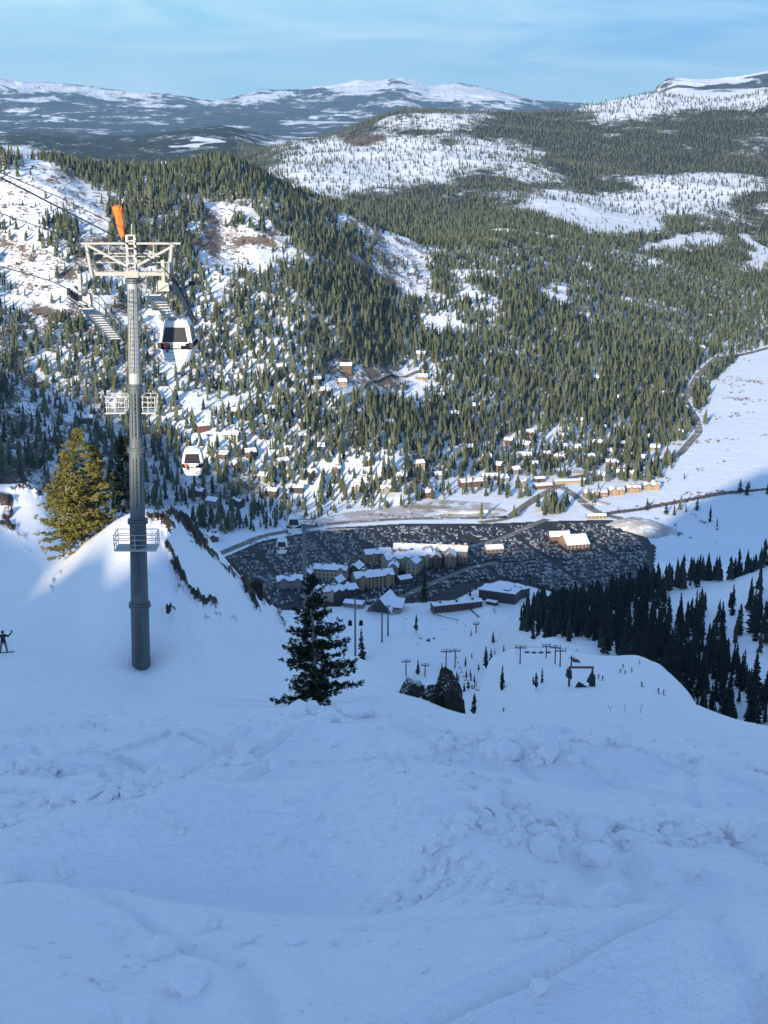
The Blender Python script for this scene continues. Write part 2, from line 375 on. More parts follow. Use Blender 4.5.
# ------------------------------------------------------------------ materials
class NT:
    def __init__(s, name):
        s.m = bpy.data.materials.new(name); s.m.use_nodes = True; s.t = s.m.node_tree; s.t.nodes.clear()
        s.out = s.t.nodes.new('ShaderNodeOutputMaterial'); s.p = s.t.nodes.new('ShaderNodeBsdfPrincipled')
        s.t.links.new(s.p.outputs[0], s.out.inputs['Surface'])
    def n(s, ty, **kw):
        o = s.t.nodes.new(ty)
        for k, v in kw.items():
            if k.startswith('_'): setattr(o, k[1:], v)
            else: o.inputs[k.replace('_', ' ')].default_value = v
        return o
    def l(s, a, b): s.t.links.new(a, b)
    def pos(s):
        return s.n('ShaderNodeNewGeometry').outputs['Position']
    def obj(s):
        return s.n('ShaderNodeTexCoord').outputs['Object']
    def noise(s, vec, scale, detail=4, rough=.55, dist=0.0):
        o = s.n('ShaderNodeTexNoise', Scale=scale, Detail=detail, Roughness=rough, Distortion=dist); s.l(vec, o.inputs['Vector']); return o.outputs['Fac']
    def vmul(s, vec, sc):
        o = s.n('ShaderNodeMapping'); o.inputs['Scale'].default_value = sc; s.l(vec, o.inputs['Vector']); return o.outputs[0]
    def rng(s, v, a, b, c=0., d=1.):
        o = s.n('ShaderNodeMapRange'); o.inputs['From Min'].default_value = a; o.inputs['From Max'].default_value = b
        o.inputs['To Min'].default_value = c; o.inputs['To Max'].default_value = d; s.l(v, o.inputs['Value']); return o.outputs[0]
    def math(s, op, a, b):
        o = s.n('ShaderNodeMath', _operation=op)
        for i, q in enumerate((a, b)):
            if isinstance(q, (int, float)): o.inputs[i].default_value = q
            else: s.l(q, o.inputs[i])
        return o.outputs[0]
    def mix(s, f, a, b):
        o = s.n('ShaderNodeMix', _data_type='RGBA')
        for nm, q in (('Factor', f), ('A', a), ('B', b)):
            if isinstance(q, (int, float)): o.inputs[nm].default_value = q
            elif isinstance(q, tuple): o.inputs[nm].default_value = q+(1,)*(4-len(q))
            else: s.l(q, o.inputs[nm])
        return o.outputs['Result']
    def attr(s, name):
        return s.n('ShaderNodeAttribute', _attribute_name=name).outputs['Fac']
    def bump(s, h, strength, dist, nrm=None):
        o = s.n('ShaderNodeBump', Strength=strength, Distance=dist); s.l(h, o.inputs['Height'])
        if nrm is not None: s.l(nrm, o.inputs['Normal'])
        return o.outputs[0]
    def fin(s, col_, rough=.8, normal=None, metal=0., spec=None):
        if isinstance(col_, tuple): s.p.inputs['Base Color'].default_value = col_+(1,)*(4-len(col_))
        else: s.l(col_, s.p.inputs['Base Color'])
        if isinstance(rough, (int, float)): s.p.inputs['Roughness'].default_value = rough
        else: s.l(rough, s.p.inputs['Roughness'])
        s.p.inputs['Metallic'].default_value = metal
        if spec is not None: s.p.inputs['Specular IOR Level'].default_value = spec
        if normal is not None: s.l(normal, s.p.inputs['Normal'])
        return s.m
def plain(name, c, rough=.7, metal=0., var=.15, scale=2., spec=None):
    q = NT(name); n = q.noise(q.obj(), scale, 4)
    dark = tuple(v*(1-var) for v in c[:3]); lite = tuple(min(1, v*(1+var)) for v in c[:3])
    return q.fin(q.mix(n, dark, lite), rough, None, metal, spec)

SNOW = (.80, .83, .88)
def near_snow():
    q = NT('near_snow'); P = q.pos()
    rub = q.attr('rubble'); rock = q.attr('rock')
    n1 = q.noise(P, 1.1, 6, .62); n2 = q.noise(P, 9, 5, .65); n3 = q.noise(q.vmul(P, (6., 28., 6.)), 1.0, 4, .6, 1.2)
    v = q.n('ShaderNodeTexVoronoi', Scale=12.0, _feature='SMOOTH_F1'); v.inputs['Smoothness'].default_value = .3
    q.l(P, v.inputs['Vector'])
    lump = q.math('MULTIPLY', q.rng(v.outputs['Distance'], .0, .6, 1, 0), rub)
    hh = q.math('ADD', q.math('MULTIPLY', n1, .12), q.math('ADD', q.math('MULTIPLY', n2, .045), q.math('MULTIPLY', lump, .018)))
    hh = q.math('ADD', hh, q.math('MULTIPLY', n3, .012))
    nb = q.bump(hh, .8, 1.0)
    c = q.mix(q.noise(P, .35, 5, .6), (.85, .83, .85), (.90, .88, .895))
    # wet brown-black rock that breaks through
    rn = q.noise(P, 1.4, 6, .7, .6)
    rc = q.mix(rn, (.010, .008, .007), (.11, .085, .06))
    f = q.rng(q.math('ADD', rock, q.math('MULTIPLY', q.noise(q.vmul(P, (1.2, 1.2, 3.0)), 1.5, 7, .78, .8), 1.9)), 1.62, 1.72)
    return q.fin(q.mix(f, c, rc), q.rng(f, 0, 1, .55, .85), nb, spec=.35)
def hill_ground():
    q = NT('hill_ground'); P = q.pos()
    op, sl, cl = q.attr('open'), q.attr('slope'), q.attr('cliff')
    snow = q.mix(q.noise(P, .006, 5), (.74, .77, .82), (.84, .87, .91))
    rk = q.mix(q.noise(P, .05, 6, .7), (.05, .042, .038), (.22, .165, .125))
    n = q.math('ADD', q.math('MULTIPLY', q.noise(P, .022, 5, .6), .36), q.math('MULTIPLY', q.noise(q.vmul(P, (1, 1, 1.6)), .16, 8, .82, .6), .70))
    a = q.math('ADD', q.math('MULTIPLY', sl, .34), q.math('MULTIPLY', n, 1.0))
    a = q.math('ADD', a, q.math('MULTIPLY', cl, .12))
    f = q.rng(a, .715, .755)
    f = q.math('MULTIPLY', f, q.rng(sl, .12, .3))
    b = q.bump(q.noise(P, .05, 7, .65), .7, 2.5)
    # darker forest floor below closed stands
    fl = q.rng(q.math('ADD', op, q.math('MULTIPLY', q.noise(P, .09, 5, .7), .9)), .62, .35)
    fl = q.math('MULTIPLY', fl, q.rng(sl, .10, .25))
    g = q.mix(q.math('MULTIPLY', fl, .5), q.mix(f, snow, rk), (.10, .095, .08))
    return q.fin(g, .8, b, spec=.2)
def far_hill_ground():
    q = NT('far_hill_ground'); P = q.pos()
    op, sl, cl = q.attr('open'), q.attr('slope'), q.attr('cliff')
    snow = q.mix(q.noise(P, .004, 4), (.72, .75, .80), (.84, .87, .91))
    rk = q.mix(q.noise(P, .02, 6, .7), (.10, .065, .05), (.28, .19, .15))
    n = q.noise(P, .016, 8, .75, .4)
    f = q.rng(q.math('ADD', q.math('MULTIPLY', n, 1.0), q.math('MULTIPLY', cl, .40)), .64, .72)
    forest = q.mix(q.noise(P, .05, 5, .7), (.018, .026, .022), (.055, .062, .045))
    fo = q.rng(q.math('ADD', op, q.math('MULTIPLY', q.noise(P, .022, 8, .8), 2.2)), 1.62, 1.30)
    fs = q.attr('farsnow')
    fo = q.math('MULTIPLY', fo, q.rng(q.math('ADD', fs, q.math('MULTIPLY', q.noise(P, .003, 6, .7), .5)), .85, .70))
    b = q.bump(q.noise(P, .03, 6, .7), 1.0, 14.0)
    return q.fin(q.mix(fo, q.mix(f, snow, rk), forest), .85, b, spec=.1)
def mountain_ground():
    q = NT('mountain_ground'); P = q.pos()
    fs, sl = q.attr('farsnow'), q.attr('slope')
    z = q.n('ShaderNodeSeparateXYZ'); q.l(P, z.inputs[0])
    n = q.noise(q.vmul(P, (1, .6, 2.6)), .0011, 8, .76, .3)
    a = q.math('ADD', q.math('MULTIPLY', fs, .22), q.math('MULTIPLY', n, 1.0))
    a = q.math('ADD', a, q.rng(z.outputs['Z'], -300, 500, -.02, .10))
    f = q.rng(a, .55, .61)
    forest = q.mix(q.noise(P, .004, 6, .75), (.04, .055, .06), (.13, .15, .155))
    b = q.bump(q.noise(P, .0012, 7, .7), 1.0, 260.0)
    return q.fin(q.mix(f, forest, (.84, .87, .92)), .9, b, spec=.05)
M_near, M_hill, M_far, M_mtn = near_snow(), hill_ground(), far_hill_ground(), mountain_ground()
def ring_index(r): return int(np.argmin(np.abs(RR-r)))
i1, i2, i3 = ring_index(1800), ring_index(4500), ring_index(13000)
ROCKS = []      # filled with (px, py, r, spread across, spread up, weight) of the outcrops in the near snow
# ------------------------------------------------------------------ the land
ROCKL = [([(167, 545), (174, 560), (180, 574), (187, 588), (196, 597), (206, 602), (216, 606)], 3.2, 1.2), ([(172, 564), (176, 576)], 2.5, 1.0), ([(197, 601), (206, 606)], 2.2, .9), ([(168, 613), (173, 611)], 3.0, 1.05), ([(178, 591), (183, 590)], 1.8, .9), ([(204, 617), (210, 620)], 1.8, .9),
         ([(216, 612), (222, 616)], 1.6, .85), ([(232, 619), (238, 623)], 1.3, .8), ([(149, 520), (160, 522), (168, 527), (172, 533)], 4.0, 1.15), ([(173, 515), (184, 524), (194, 536), (203, 546)], 6.5, 1.25), ([(203, 546), (212, 556), (221, 565), (230, 573), (238, 580)], 2.4, .92),
         ([(245, 583), (249, 594), (254, 604), (258, 611)], 3.6, 1.25), ([(254, 586), (262, 597), (268, 604)], 2.6, 1.1), ([(241, 580), (246, 584)], 2.2, .9), ([(280, 612), (282, 622)], 1.6, .9), ([(285, 622), (284, 628)], 1.2, .8),
         ([(0, 500), (8, 503)], 6, 1.2), ([(2, 524), (14, 530)], 4.5, 1.15), ([(12, 491), (30, 487), (40, 494)], 2.6, .95), ([(17, 536), (24, 538)], 1.8, .8), ([(60, 571), (55, 580), (51, 590)], 1.0, .72), ([(20, 548), (28, 552)], 1.2, .7)]
def rock_attr(V):
    px, py = proj(V[:, 0], V[:, 1], V[:, 2]); r = np.hypot(V[:, 0], V[:, 1])
    m = (r > 90) & (r < 215) & (V[:, 1] > 0) & (px < 300)
    s = np.zeros(len(V)); X, Y = px[m], py[m]
    X = X+fbm(V[m, 0]/1.6, V[m, 1]/1.6, 3, 611)*4; Y = Y+fbm(V[m, 0]/1.6+7, V[m, 1]/1.6, 3, 613)*4
    o = np.zeros(m.sum())
    for pl, w, val in ROCKL:
        d = np.full(len(X), 1e9)
        for (ax, ay), (bx, by) in zip(pl[:-1], pl[1:]):
            t = np.clip(((X-ax)*(bx-ax)+(Y-ay)*(by-ay))/((bx-ax)**2+(by-ay)**2), 0, 1)
            d = np.minimum(d, np.hypot(X-ax-t*(bx-ax), Y-ay-t*(by-ay)))
        o = np.maximum(o, val*np.exp(-(d/w)**2*.7))
    s[m] = o
    return s
def near_ring(name, i0, i1_):
    r = RR[i0:i1_+1]; A, R_ = np.meshgrid(AZ, r); x = R_*np.sin(A); y = R_*np.cos(A)
    xf, yf = x.ravel(), y.ravel()
    z = terrain_z(xf, yf)
    px, py = proj(xf, yf, z); rr = np.hypot(xf, yf)
    inv = (np.abs(A.ravel()) < .33)
    # broken, skied-up snow: rough bands between smooth wind-packed ones
    band = fbm(xf/7.0+.15*yf, yf/3.2, 3, 201)
    rub = sstep(.14, .46, band+.12*np.sin(yf*.9))*(1-sstep(12, 78, rr+fbm(xf/5, yf/5, 2, 209)*14))
    zz = np.zeros_like(z)
    m = rr < 220
    X, Y = xf[m], yf[m]; rb = rub[m]; q = rr[m]
    big = np.clip(1.6-q/26, .12, 1.0)
    d = fbm(X/4.2, Y/2.6, 3, 211, .36)*.50*big
    d += (fbm(X/7.5+.1*Y, Y/4.2, 3, 215, .5, True)-.1)*.34*big
    d += fbm(X/1.1, Y/.8, 3, 218, .5)*.035*np.clip(2-q/20, .3, 1)
    d += rb*(fbm(X/.24, Y/.18, 4, 221, .65)*.026+np.abs(fbm(X/.50, Y/.36, 3, 223))*.022)*np.clip(q/9, .7, 1.3)*(1-.6*sstep(20, 50, q))
    d += fbm(X/1.4+Y*.35, Y/.14, 3, 226, .5)*.010*(1-rb)*np.clip(q/9, .8, 2.4)*.6
    # ski and board tracks: shallow curved grooves
    for k in range(30):
        rr2 = random.Random(900+k); x0 = rr2.uniform(-12, 14); a = rr2.uniform(-.5, .5); amp = rr2.uniform(.3, 2.2); wl = rr2.uniform(6, 16); ph = rr2.uniform(0, 6)
        cx = x0+a*Y+amp*np.sin(Y/wl*6.28+ph); dd = np.abs(X-cx)
        d += -.045*np.exp(-(dd/.08)**2)+.028*np.exp(-((dd-.17)/.08)**2)
    for k in range(34):
        rr2 = random.Random(300+k); y0 = rr2.uniform(8, 75); a = rr2.uniform(-.30, .35); amp = rr2.uniform(.1, 1.2); wl = rr2.uniform(8, 24); x1 = rr2.uniform(-15, 20); ln = rr2.uniform(5, 18)
        cy_ = y0+a*X+amp*np.sin(X/wl*6.28+k); dd = (Y-cy_); on = np.exp(-((X-x1)/ln)**4)
        sc_ = np.clip(q/22, .35, 1.3)
        d += on*(-.07*np.exp(-(dd/(.22*sc_+.05))**2)*sc_+.05*np.exp(-((dd-.5*sc_)/(.3*sc_))**2)*sc_)
    zz[m] = d*sstep(0, 3, q)
    z = z+zz
    V = np.stack([xf, yf, z], -1)
    rk = rock_attr(V)
    V[:, 2] += np.clip(rk-.35, 0, 1)*(fbm(xf/.8, yf/.8, 5, 231, .7, True)*1.5+.35)
    nr, na = x.shape
    i = np.arange(nr-1)[:, None]*na; j = np.arange(na)[None, :]; jn = (j+1) % na
    Fq = np.stack([i+j, i+jn, i+na+jn, i+na+j], -1).reshape(-1, 4)[:, ::-1]
    me = mesh_from(name, V, Fq, [M_near], None, True, {'rubble': rub, 'rock': rk})
    return link(name, me, kind='structure')
near_ring('snow_slope', 0, i1)
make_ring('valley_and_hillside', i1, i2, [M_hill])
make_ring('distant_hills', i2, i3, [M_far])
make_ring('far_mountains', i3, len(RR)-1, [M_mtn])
print('land', time.time()-T0)
# haze: one even volume of air
def haze(dens):
    q = bpy.data.materials.new('haze_air'); q.use_nodes = True; t = q.node_tree; t.nodes.clear()
    o = t.nodes.new('ShaderNodeOutputMaterial'); v = t.nodes.new('ShaderNodeVolumePrincipled')
    v.inputs['Density'].default_value = dens; v.inputs['Color'].default_value = (.36, .66, 1.0, 1); v.inputs['Anisotropy'].default_value = 0.2
    t.links.new(v.outputs[0], o.inputs['Volume'])
    b = 46000; z0, z1 = -4200, 1500
    Vv = [(-b, -b, z0), (b, -b, z0), (b, b, z0), (-b, b, z0), (-b, -b, z1), (b, -b, z1), (b, b, z1), (-b, b, z1)]
    Ff = [(0, 3, 2, 1), (4, 5, 6, 7), (0, 1, 5, 4), (1, 2, 6, 5), (2, 3, 7, 6), (3, 0, 4, 7)]
    me = mesh_from('haze', Vv, Ff, [q], None, False)
    o_ = link('haze', me, kind='stuff', label='pale blue haze lying between the ridges')
HAZE_DENSITY = 1.8e-5
if HAZE_DENSITY: haze(HAZE_DENSITY)
# ------------------------------------------------------------------ finding points on the land
RS = np.exp(np.linspace(math.log(20), math.log(14000), 900))
def hit(pts, rmin=20.):
    """(px, py[, rmin]) -> world points where the pixel's ray first meets the land beyond rmin"""
    pts = [(p[0], p[1], p[2] if len(p) > 2 else rmin) for p in pts]
    out = []
    for s in range(0, len(pts), 200):
        P = np.array(pts[s:s+200], float)
        d = np.array([ray(a, b) for a, b, _ in P]); h = np.hypot(d[:, 0], d[:, 1])
        X = d[:, 0:1]/h[:, None]*RS; Y = d[:, 1:2]/h[:, None]*RS; Zr = d[:, 2:3]/h[:, None]*RS
        T = terrain_z(X.ravel(), Y.ravel()).reshape(X.shape)
        below = (Zr < T) & (RS[None, :] >= P[:, 2:3])
        k = np.argmax(below, 1); k[~below.any(1)] = len(RS)-1
        for i, kk in enumerate(k):
            k0 = max(kk-1, 0); a = Zr[i, k0]-T[i, k0]; b = Zr[i, kk]-T[i, kk]
            f = a/(a-b) if (a > 0 > b) else 1.0
            r = RS[k0]+(RS[kk]-RS[k0])*f
            x, y = d[i, 0]/h[i]*r, d[i, 1]/h[i]*r
            out.append((x, y))
    A = np.array(out); z = terrain_z(A[:, 0], A[:, 1])
    return np.concatenate([A, z[:, None]], 1)
# horizon profile for finding what the photo shows nothing of
HA = np.linspace(math.radians(-17.5), math.radians(17.5), 420); HR = np.exp(np.linspace(math.log(30), math.log(14000), 640))
_a, _r = np.meshgrid(HA, HR); _t = (terrain_z((_r*np.sin(_a)).ravel(), (_r*np.cos(_a)).ravel())).reshape(_a.shape)/_r
HM = np.maximum.accumulate(_t, 0)
def seen(x, y, ztop, margin=.0015, back=.975):
    r = np.hypot(x, y); az = np.arctan2(x, y)
    i = np.clip(((az-HA[0])/(HA[-1]-HA[0])*(len(HA)-1)).astype(int), 0, len(HA)-1)
    j = np.clip(((np.log(r*back)-math.log(30))/(math.log(14000)-math.log(30))*(len(HR)-1)).astype(int), 0, len(HR)-1)
    return ztop/r > HM[j, i]-margin

# ------------------------------------------------------------------ forest trees
def foliage_mat(name, dark, light, scale=.35, rough=.75):
    q = NT(name); g = q.n('ShaderNodeNewGeometry')
    n = q.noise(g.outputs['Position'], scale, 3, .6); n2 = q.noise(g.outputs['Position'], scale*.06, 2, .5)
    f = q.math('ADD', q.math('MULTIPLY', n, .7), q.math('MULTIPLY', n2, .5))
    tn = q.attr('tint'); c = q.mix(q.rng(q.math('ADD', q.math('MULTIPLY', f, .55), q.math('MULTIPLY', tn, .6)), .25, .85), dark, light)
    return q.fin(c, rough, spec=.15)
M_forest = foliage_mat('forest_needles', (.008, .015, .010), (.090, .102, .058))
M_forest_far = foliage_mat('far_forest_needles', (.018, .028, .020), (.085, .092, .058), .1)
M_dark_tree = foliage_mat('shaded_needles', (.010, .014, .012), (.030, .038, .028), .5)  # for trees standing in shade; the shade is put into the colour
M_gold = foliage_mat('sunlit_fir_needles', (.09, .085, .02), (.38, .345, .10), 1.6)  # low sun on these firs is put into the yellow needle colour
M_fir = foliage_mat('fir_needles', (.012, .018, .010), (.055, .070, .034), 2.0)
M_bark = plain('bark', (.10, .075, .055), .9, var=.4, scale=3)
M_bark_grey = plain('grey_bark', (.22, .20, .18), .9, var=.4, scale=5)
def low_conifer(seed, tiers, sides, wid=.15):
    r_ = random.Random(seed); V, Fc = [], []
    for t in range(tiers):
        z0 = .10+.80*t/tiers; z1 = min(1.0, z0+ .95/tiers+.16) if t < tiers-1 else 1.0
        rad = wid*(1-.80*(t/tiers)**1.1)*r_.uniform(.8, 1.15)
        b = len(V); ox, oy = r_.uniform(-.015, .015), r_.uniform(-.015, .015)
        for k in range(sides):
            a = 6.2832*(k+.5*(t % 2))/sides+r_.uniform(-.3, .3); q = rad*r_.uniform(.65, 1.2)
            V.append((ox+q*math.cos(a), oy+q*math.sin(a), z0+r_.uniform(-.03, .04)))
        V.append((r_.uniform(-.01, .01), r_.uniform(-.01, .01), z1))
        for k in range(sides): Fc.append((b+k, b+(k+1) % sides, b+sides))
    return np.array(V), np.array(Fc)
def tube_simple(b, V, Fc, r0, r1, z0, z1, sides=4):
    for z, r in ((z0, r0), (z1, r1)):
        for k in range(sides):
            a = 6.2832*k/sides; V.append((r*math.cos(a), r*math.sin(a), z))
    for k in range(sides):
        a, c, d, e = b+k, b+(k+1) % sides, b+sides+(k+1) % sides, b+sides+k
        Fc.append((a, c, d)); Fc.append((a, d, e))
def scatter_mesh(name, protos, P, hgt, wsc, mats, seed=1, lean=.02):
    rs = np.random.RandomState(seed); n = len(P); which = rs.randint(0, len(protos), n)
    VV, FF, TT = [], [], []; off = 0
    for k, (pv, pf) in enumerate(protos):
        idx = np.where(which == k)[0]
        if not len(idx): continue
        a = rs.uniform(0, 6.2832, len(idx)); ca, sa = np.cos(a)[:, None], np.sin(a)[:, None]
        hh = hgt[idx][:, None]; ww = (hgt[idx]*wsc[idx])[:, None]
        lx = rs.uniform(-lean, lean, (len(idx), 1)); ly = rs.uniform(-lean, lean, (len(idx), 1))
        x = (pv[None, :, 0]*ca-pv[None, :, 1]*sa)*ww+P[idx, 0:1]+pv[None, :, 2]*hh*lx
        y = (pv[None, :, 0]*sa+pv[None, :, 1]*ca)*ww+P[idx, 1:2]+pv[None, :, 2]*hh*ly
        z = pv[None, :, 2]*hh+P[idx, 2:3]-.3
        VV.append(np.stack([x, y, z], -1).reshape(-1, 3))
        TT.append(np.repeat(rs.uniform(0, 1, len(idx)), len(pv)))
        FF.append((pf[None]+(np.arange(len(idx))*len(pv))[:, None, None]+off).reshape(-1, 3)); off += len(idx)*len(pv)
    me = mesh_from(name, np.concatenate(VV), np.concatenate(FF), mats, None, False, {'tint': np.concatenate(TT)})
    return me
rs = np.random.RandomState(5)
def grid_points(r0, r1, sp, az0=-16.6, az1=16.6):
    a0, a1 = math.radians(az0), math.radians(az1)
    xs = np.arange(-r1*math.sin(max(abs(a0), abs(a1))), r1*math.sin(max(abs(a0), abs(a1))), sp); ys = np.arange(r0*.94, r1, sp)
    X, Y = np.meshgrid(xs, ys); X = X.ravel()+rs.uniform(-.62, .62, X.size)*sp; Y = Y.ravel()+rs.uniform(-.62, .62, Y.size)*sp
    r = np.hypot(X, Y); a = np.arctan2(X, Y)
    m = (r > r0) & (r < r1) & (a > a0) & (a < a1)
    return X[m], Y[m]
NOTREE = []      # world rectangles/discs kept clear (roads, lots, houses)
def clear_of(x, y):
    m = np.ones(len(x), bool)
    for cx, cy, rad in NOTREE: m &= (x-cx)**2+(y-cy)**2 > rad*rad
    return m
VALLEYWOOD = [(600, 438, 80, 18, -.15, .8), (520, 455, 50, 14, 0, .9), (580, 482, 30, 8, 0, .55), (640, 470, 50, 10, -.2, .8), (700, 400, 14, 30, .2, .7), (500, 500, 24, 6, 0, .7), (380, 505, 60, 6, 0, .7), (255, 522, 50, 9, -.1, 1.0), (215, 520, 30, 16, 0, 1.0), (300, 512, 50, 8, 0, .8), (555, 511, 20, 6, 0, 1.1), (515, 516, 10, 4, 0, 1.0), (455, 518, 60, 4, 0, .75), (530, 500, 10, 6, 0, .8), (600, 492, 12, 4, 0, .8), (590, 505, 10, 4, 0, .8), (668, 515, 30, 4, 0, .62), (640, 478, 30, 5, 0, .7), (436, 571, 20, 4, 0, 1.3), (270, 500, 90, 10, .05, .9), (240, 512, 40, 10, 0, .5), (330, 503, 60, 8, 0, .6), (490, 470, 60, 14, -.1, .9), (600, 455, 70, 14, -.25, 1.0), (665, 425, 26, 26, .3, 1.0), (650, 400, 40, 22, .3, 1.0), (560, 470, 60, 10, -.1, .55), (425, 495, 50, 8, 0, .8), (630, 445, 40, 14, -.4, .7), (500, 490, 26, 6, 0, .7), (690, 365, 20, 10, -.3, .7)]
def forest_points():
    # mid hill
    out = []
    for r0, r1, sp in ((1880, 2700, 10.4), (2700, 3300, 9.8), (3300, 4500, 10.5), (4500, 5600, 12.5)):
        x, y = grid_points(r0, r1, sp)
        z = terrain_z(x, y); px, py = proj_warp(x, y, z)
        o = patches(px, py, OPEN)+fbm(x/130, y/130, 4, 101)*.42+fbm(x/320, y/320, 3, 105)*.22
        # shaded lower left slope and upper left slope carry a thinner wood in groves
        p = 1.0-sstep(-.02, .80, o+fbm(x/38, y/38, 2, 111)*.42)
        p = p*np.where(py < 470, 1, .75)
        zmin = VALLEY+3.0
        vw = patches(px, py, VALLEYWOOD)+fbm(x/60, y/60, 3, 121)*.35
        pv = sstep(.45, .9, vw)*.8
        flat = z < zmin
        p = np.where(flat, pv, p)
        keep = (rs.uniform(0, 1, len(x)) < np.where(flat, np.clip(p, 0, .97), np.clip(p, .05, .96)))
        h = (1.0 if r0 < 3000 else .80)*np.where(rs.uniform(0, 1, len(x)) < .30, rs.uniform(7, 17, len(x)), rs.uniform(17, 33, len(x)))*(1-.40*np.clip(o, 0, 1))
        keep &= seen(x, y, z+h, .0015)
        keep &= clear_of(x, y)
        out.append(np.stack([x, y, z, h], 1)[keep]); print('forest', r0, keep.sum())
    return np.concatenate(out)
def far_points():
    out = []
    for r0, r1, sp in ((5600, 7400, 16.5), (7400, 9600, 20.0)):
        x, y = grid_points(r0, r1, sp, -5.5, 16.6)
        z = terrain_z(x, y); px, py = proj_warp(x, y, z)
        o = patches(px, py, OPEN)+fbm(x/130, y/130, 4, 101)*.42+fbm(x/320, y/320, 3, 105)*.22
        o = o+fbm(x/60, y/60, 3, 117)*.8
        p = 1.0-sstep(-.25, .95, o)
        keep = (rs.uniform(0, 1, len(x)) < np.clip(p, .20, .97)); h = rs.uniform(12, 25, len(x))
        keep &= seen(x, y, z+h, .0008)
        out.append(np.stack([x, y, z, h], 1)[keep]); print('far', r0, keep.sum())
    return np.concatenate(out)
# ------------------------------------------------------------------ detailed conifers
def conifer_mesh(seed, n_tier=17, wid=.16, trunk_bare=.06, spiky=1.0):
    r_ = random.Random(seed); V, Fc = [], []
    for t in range(n_tier):
        f = t/(n_tier-1); z = trunk_bare+(1-trunk_bare)*f**.92*.97
        L_ = wid*(1-f)**.78*(1.0 if f > .12 else .75+f*2)+.012
        nb = 7 if f < .7 else 5
        a0 = r_.uniform(0, 6.28)
        for k in range(nb):
            if r_.random() < .16: continue
            a = a0+6.2832*k/nb+r_.uniform(-.25, .25); l = L_*r_.uniform(.40, 1.30); dr = -.30*l*r_.uniform(.5, 1.4)+.01
            w = .22*l+.012
            ca, sa = math.cos(a), math.sin(a); pa_, pb = -sa, ca
            b = len(V)
            V.append((0, 0, z+.018)); V.append((ca*l*.55+pa_*w, sa*l*.55+pb*w, z+dr*.5-.010)); V.append((ca*l, sa*l, z+dr))
            V.append((ca*l*.55-pa_*w, sa*l*.55-pb*w, z+dr*.5-.010)); V.append((ca*l*.5, sa*l*.5, z+dr*.35+.022)); V.append((ca*l*.35, sa*l*.35, z+dr*.4-.03))
            Fc += [(b, b+1, b+4), (b+1, b+2, b+4), (b+2, b+3, b+4), (b+3, b, b+4), (b, b+5, b+1), (b+1, b+5, b+2), (b+2, b+5, b+3), (b+3, b+5, b)]
    b = len(V); V += [(.012, 0, .93), (-.008, .009, .93), (-.008, -.009, .93), (0, 0, 1.0)]; Fc += [(b, b+1, b+3), (b+1, b+2, b+3), (b+2, b, b+3)]
    crown = mesh_from('crown', V, Fc, [M_dark_tree], None, False)
    V, Fc = [], []; tube_simple(0, V, Fc, .018, .004, -.03, .92, 6)
    trunk = mesh_from('trunk', V, Fc, [M_bark], None, True)
    return crown, trunk
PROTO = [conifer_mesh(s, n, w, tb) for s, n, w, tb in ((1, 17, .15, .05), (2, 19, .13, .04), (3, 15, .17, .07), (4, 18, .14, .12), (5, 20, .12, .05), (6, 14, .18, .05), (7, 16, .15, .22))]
PROTO_LIT = []  # same trees for sunny spots, sunlight put into a brighter needle colour
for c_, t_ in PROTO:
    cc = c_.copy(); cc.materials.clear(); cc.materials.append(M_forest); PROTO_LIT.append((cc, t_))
def place_tree(P, h, label, group=None, lit=False, k=None, cat='tree', wsc=1.0):
    k = rnd.randrange(len(PROTO)) if k is None else k
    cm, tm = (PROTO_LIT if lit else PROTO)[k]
    e = bpy.data.objects.new('pine_tree', None); C.objects.link(e)
    e.location = (P[0], P[1], P[2]-.02*h); e.rotation_euler = (rnd.uniform(-.02, .02), rnd.uniform(-.02, .02), rnd.uniform(0, 6.28)); e.scale = (h*wsc, h*wsc, h)
    wsc *= rnd.uniform(.8, 1.3); e.scale = (h*wsc, h*wsc, h)
    e['label'] = label; e['category'] = cat
    if group: e['group'] = group
    link('crown', cm, e); link('trunk', tm, e)
    return e
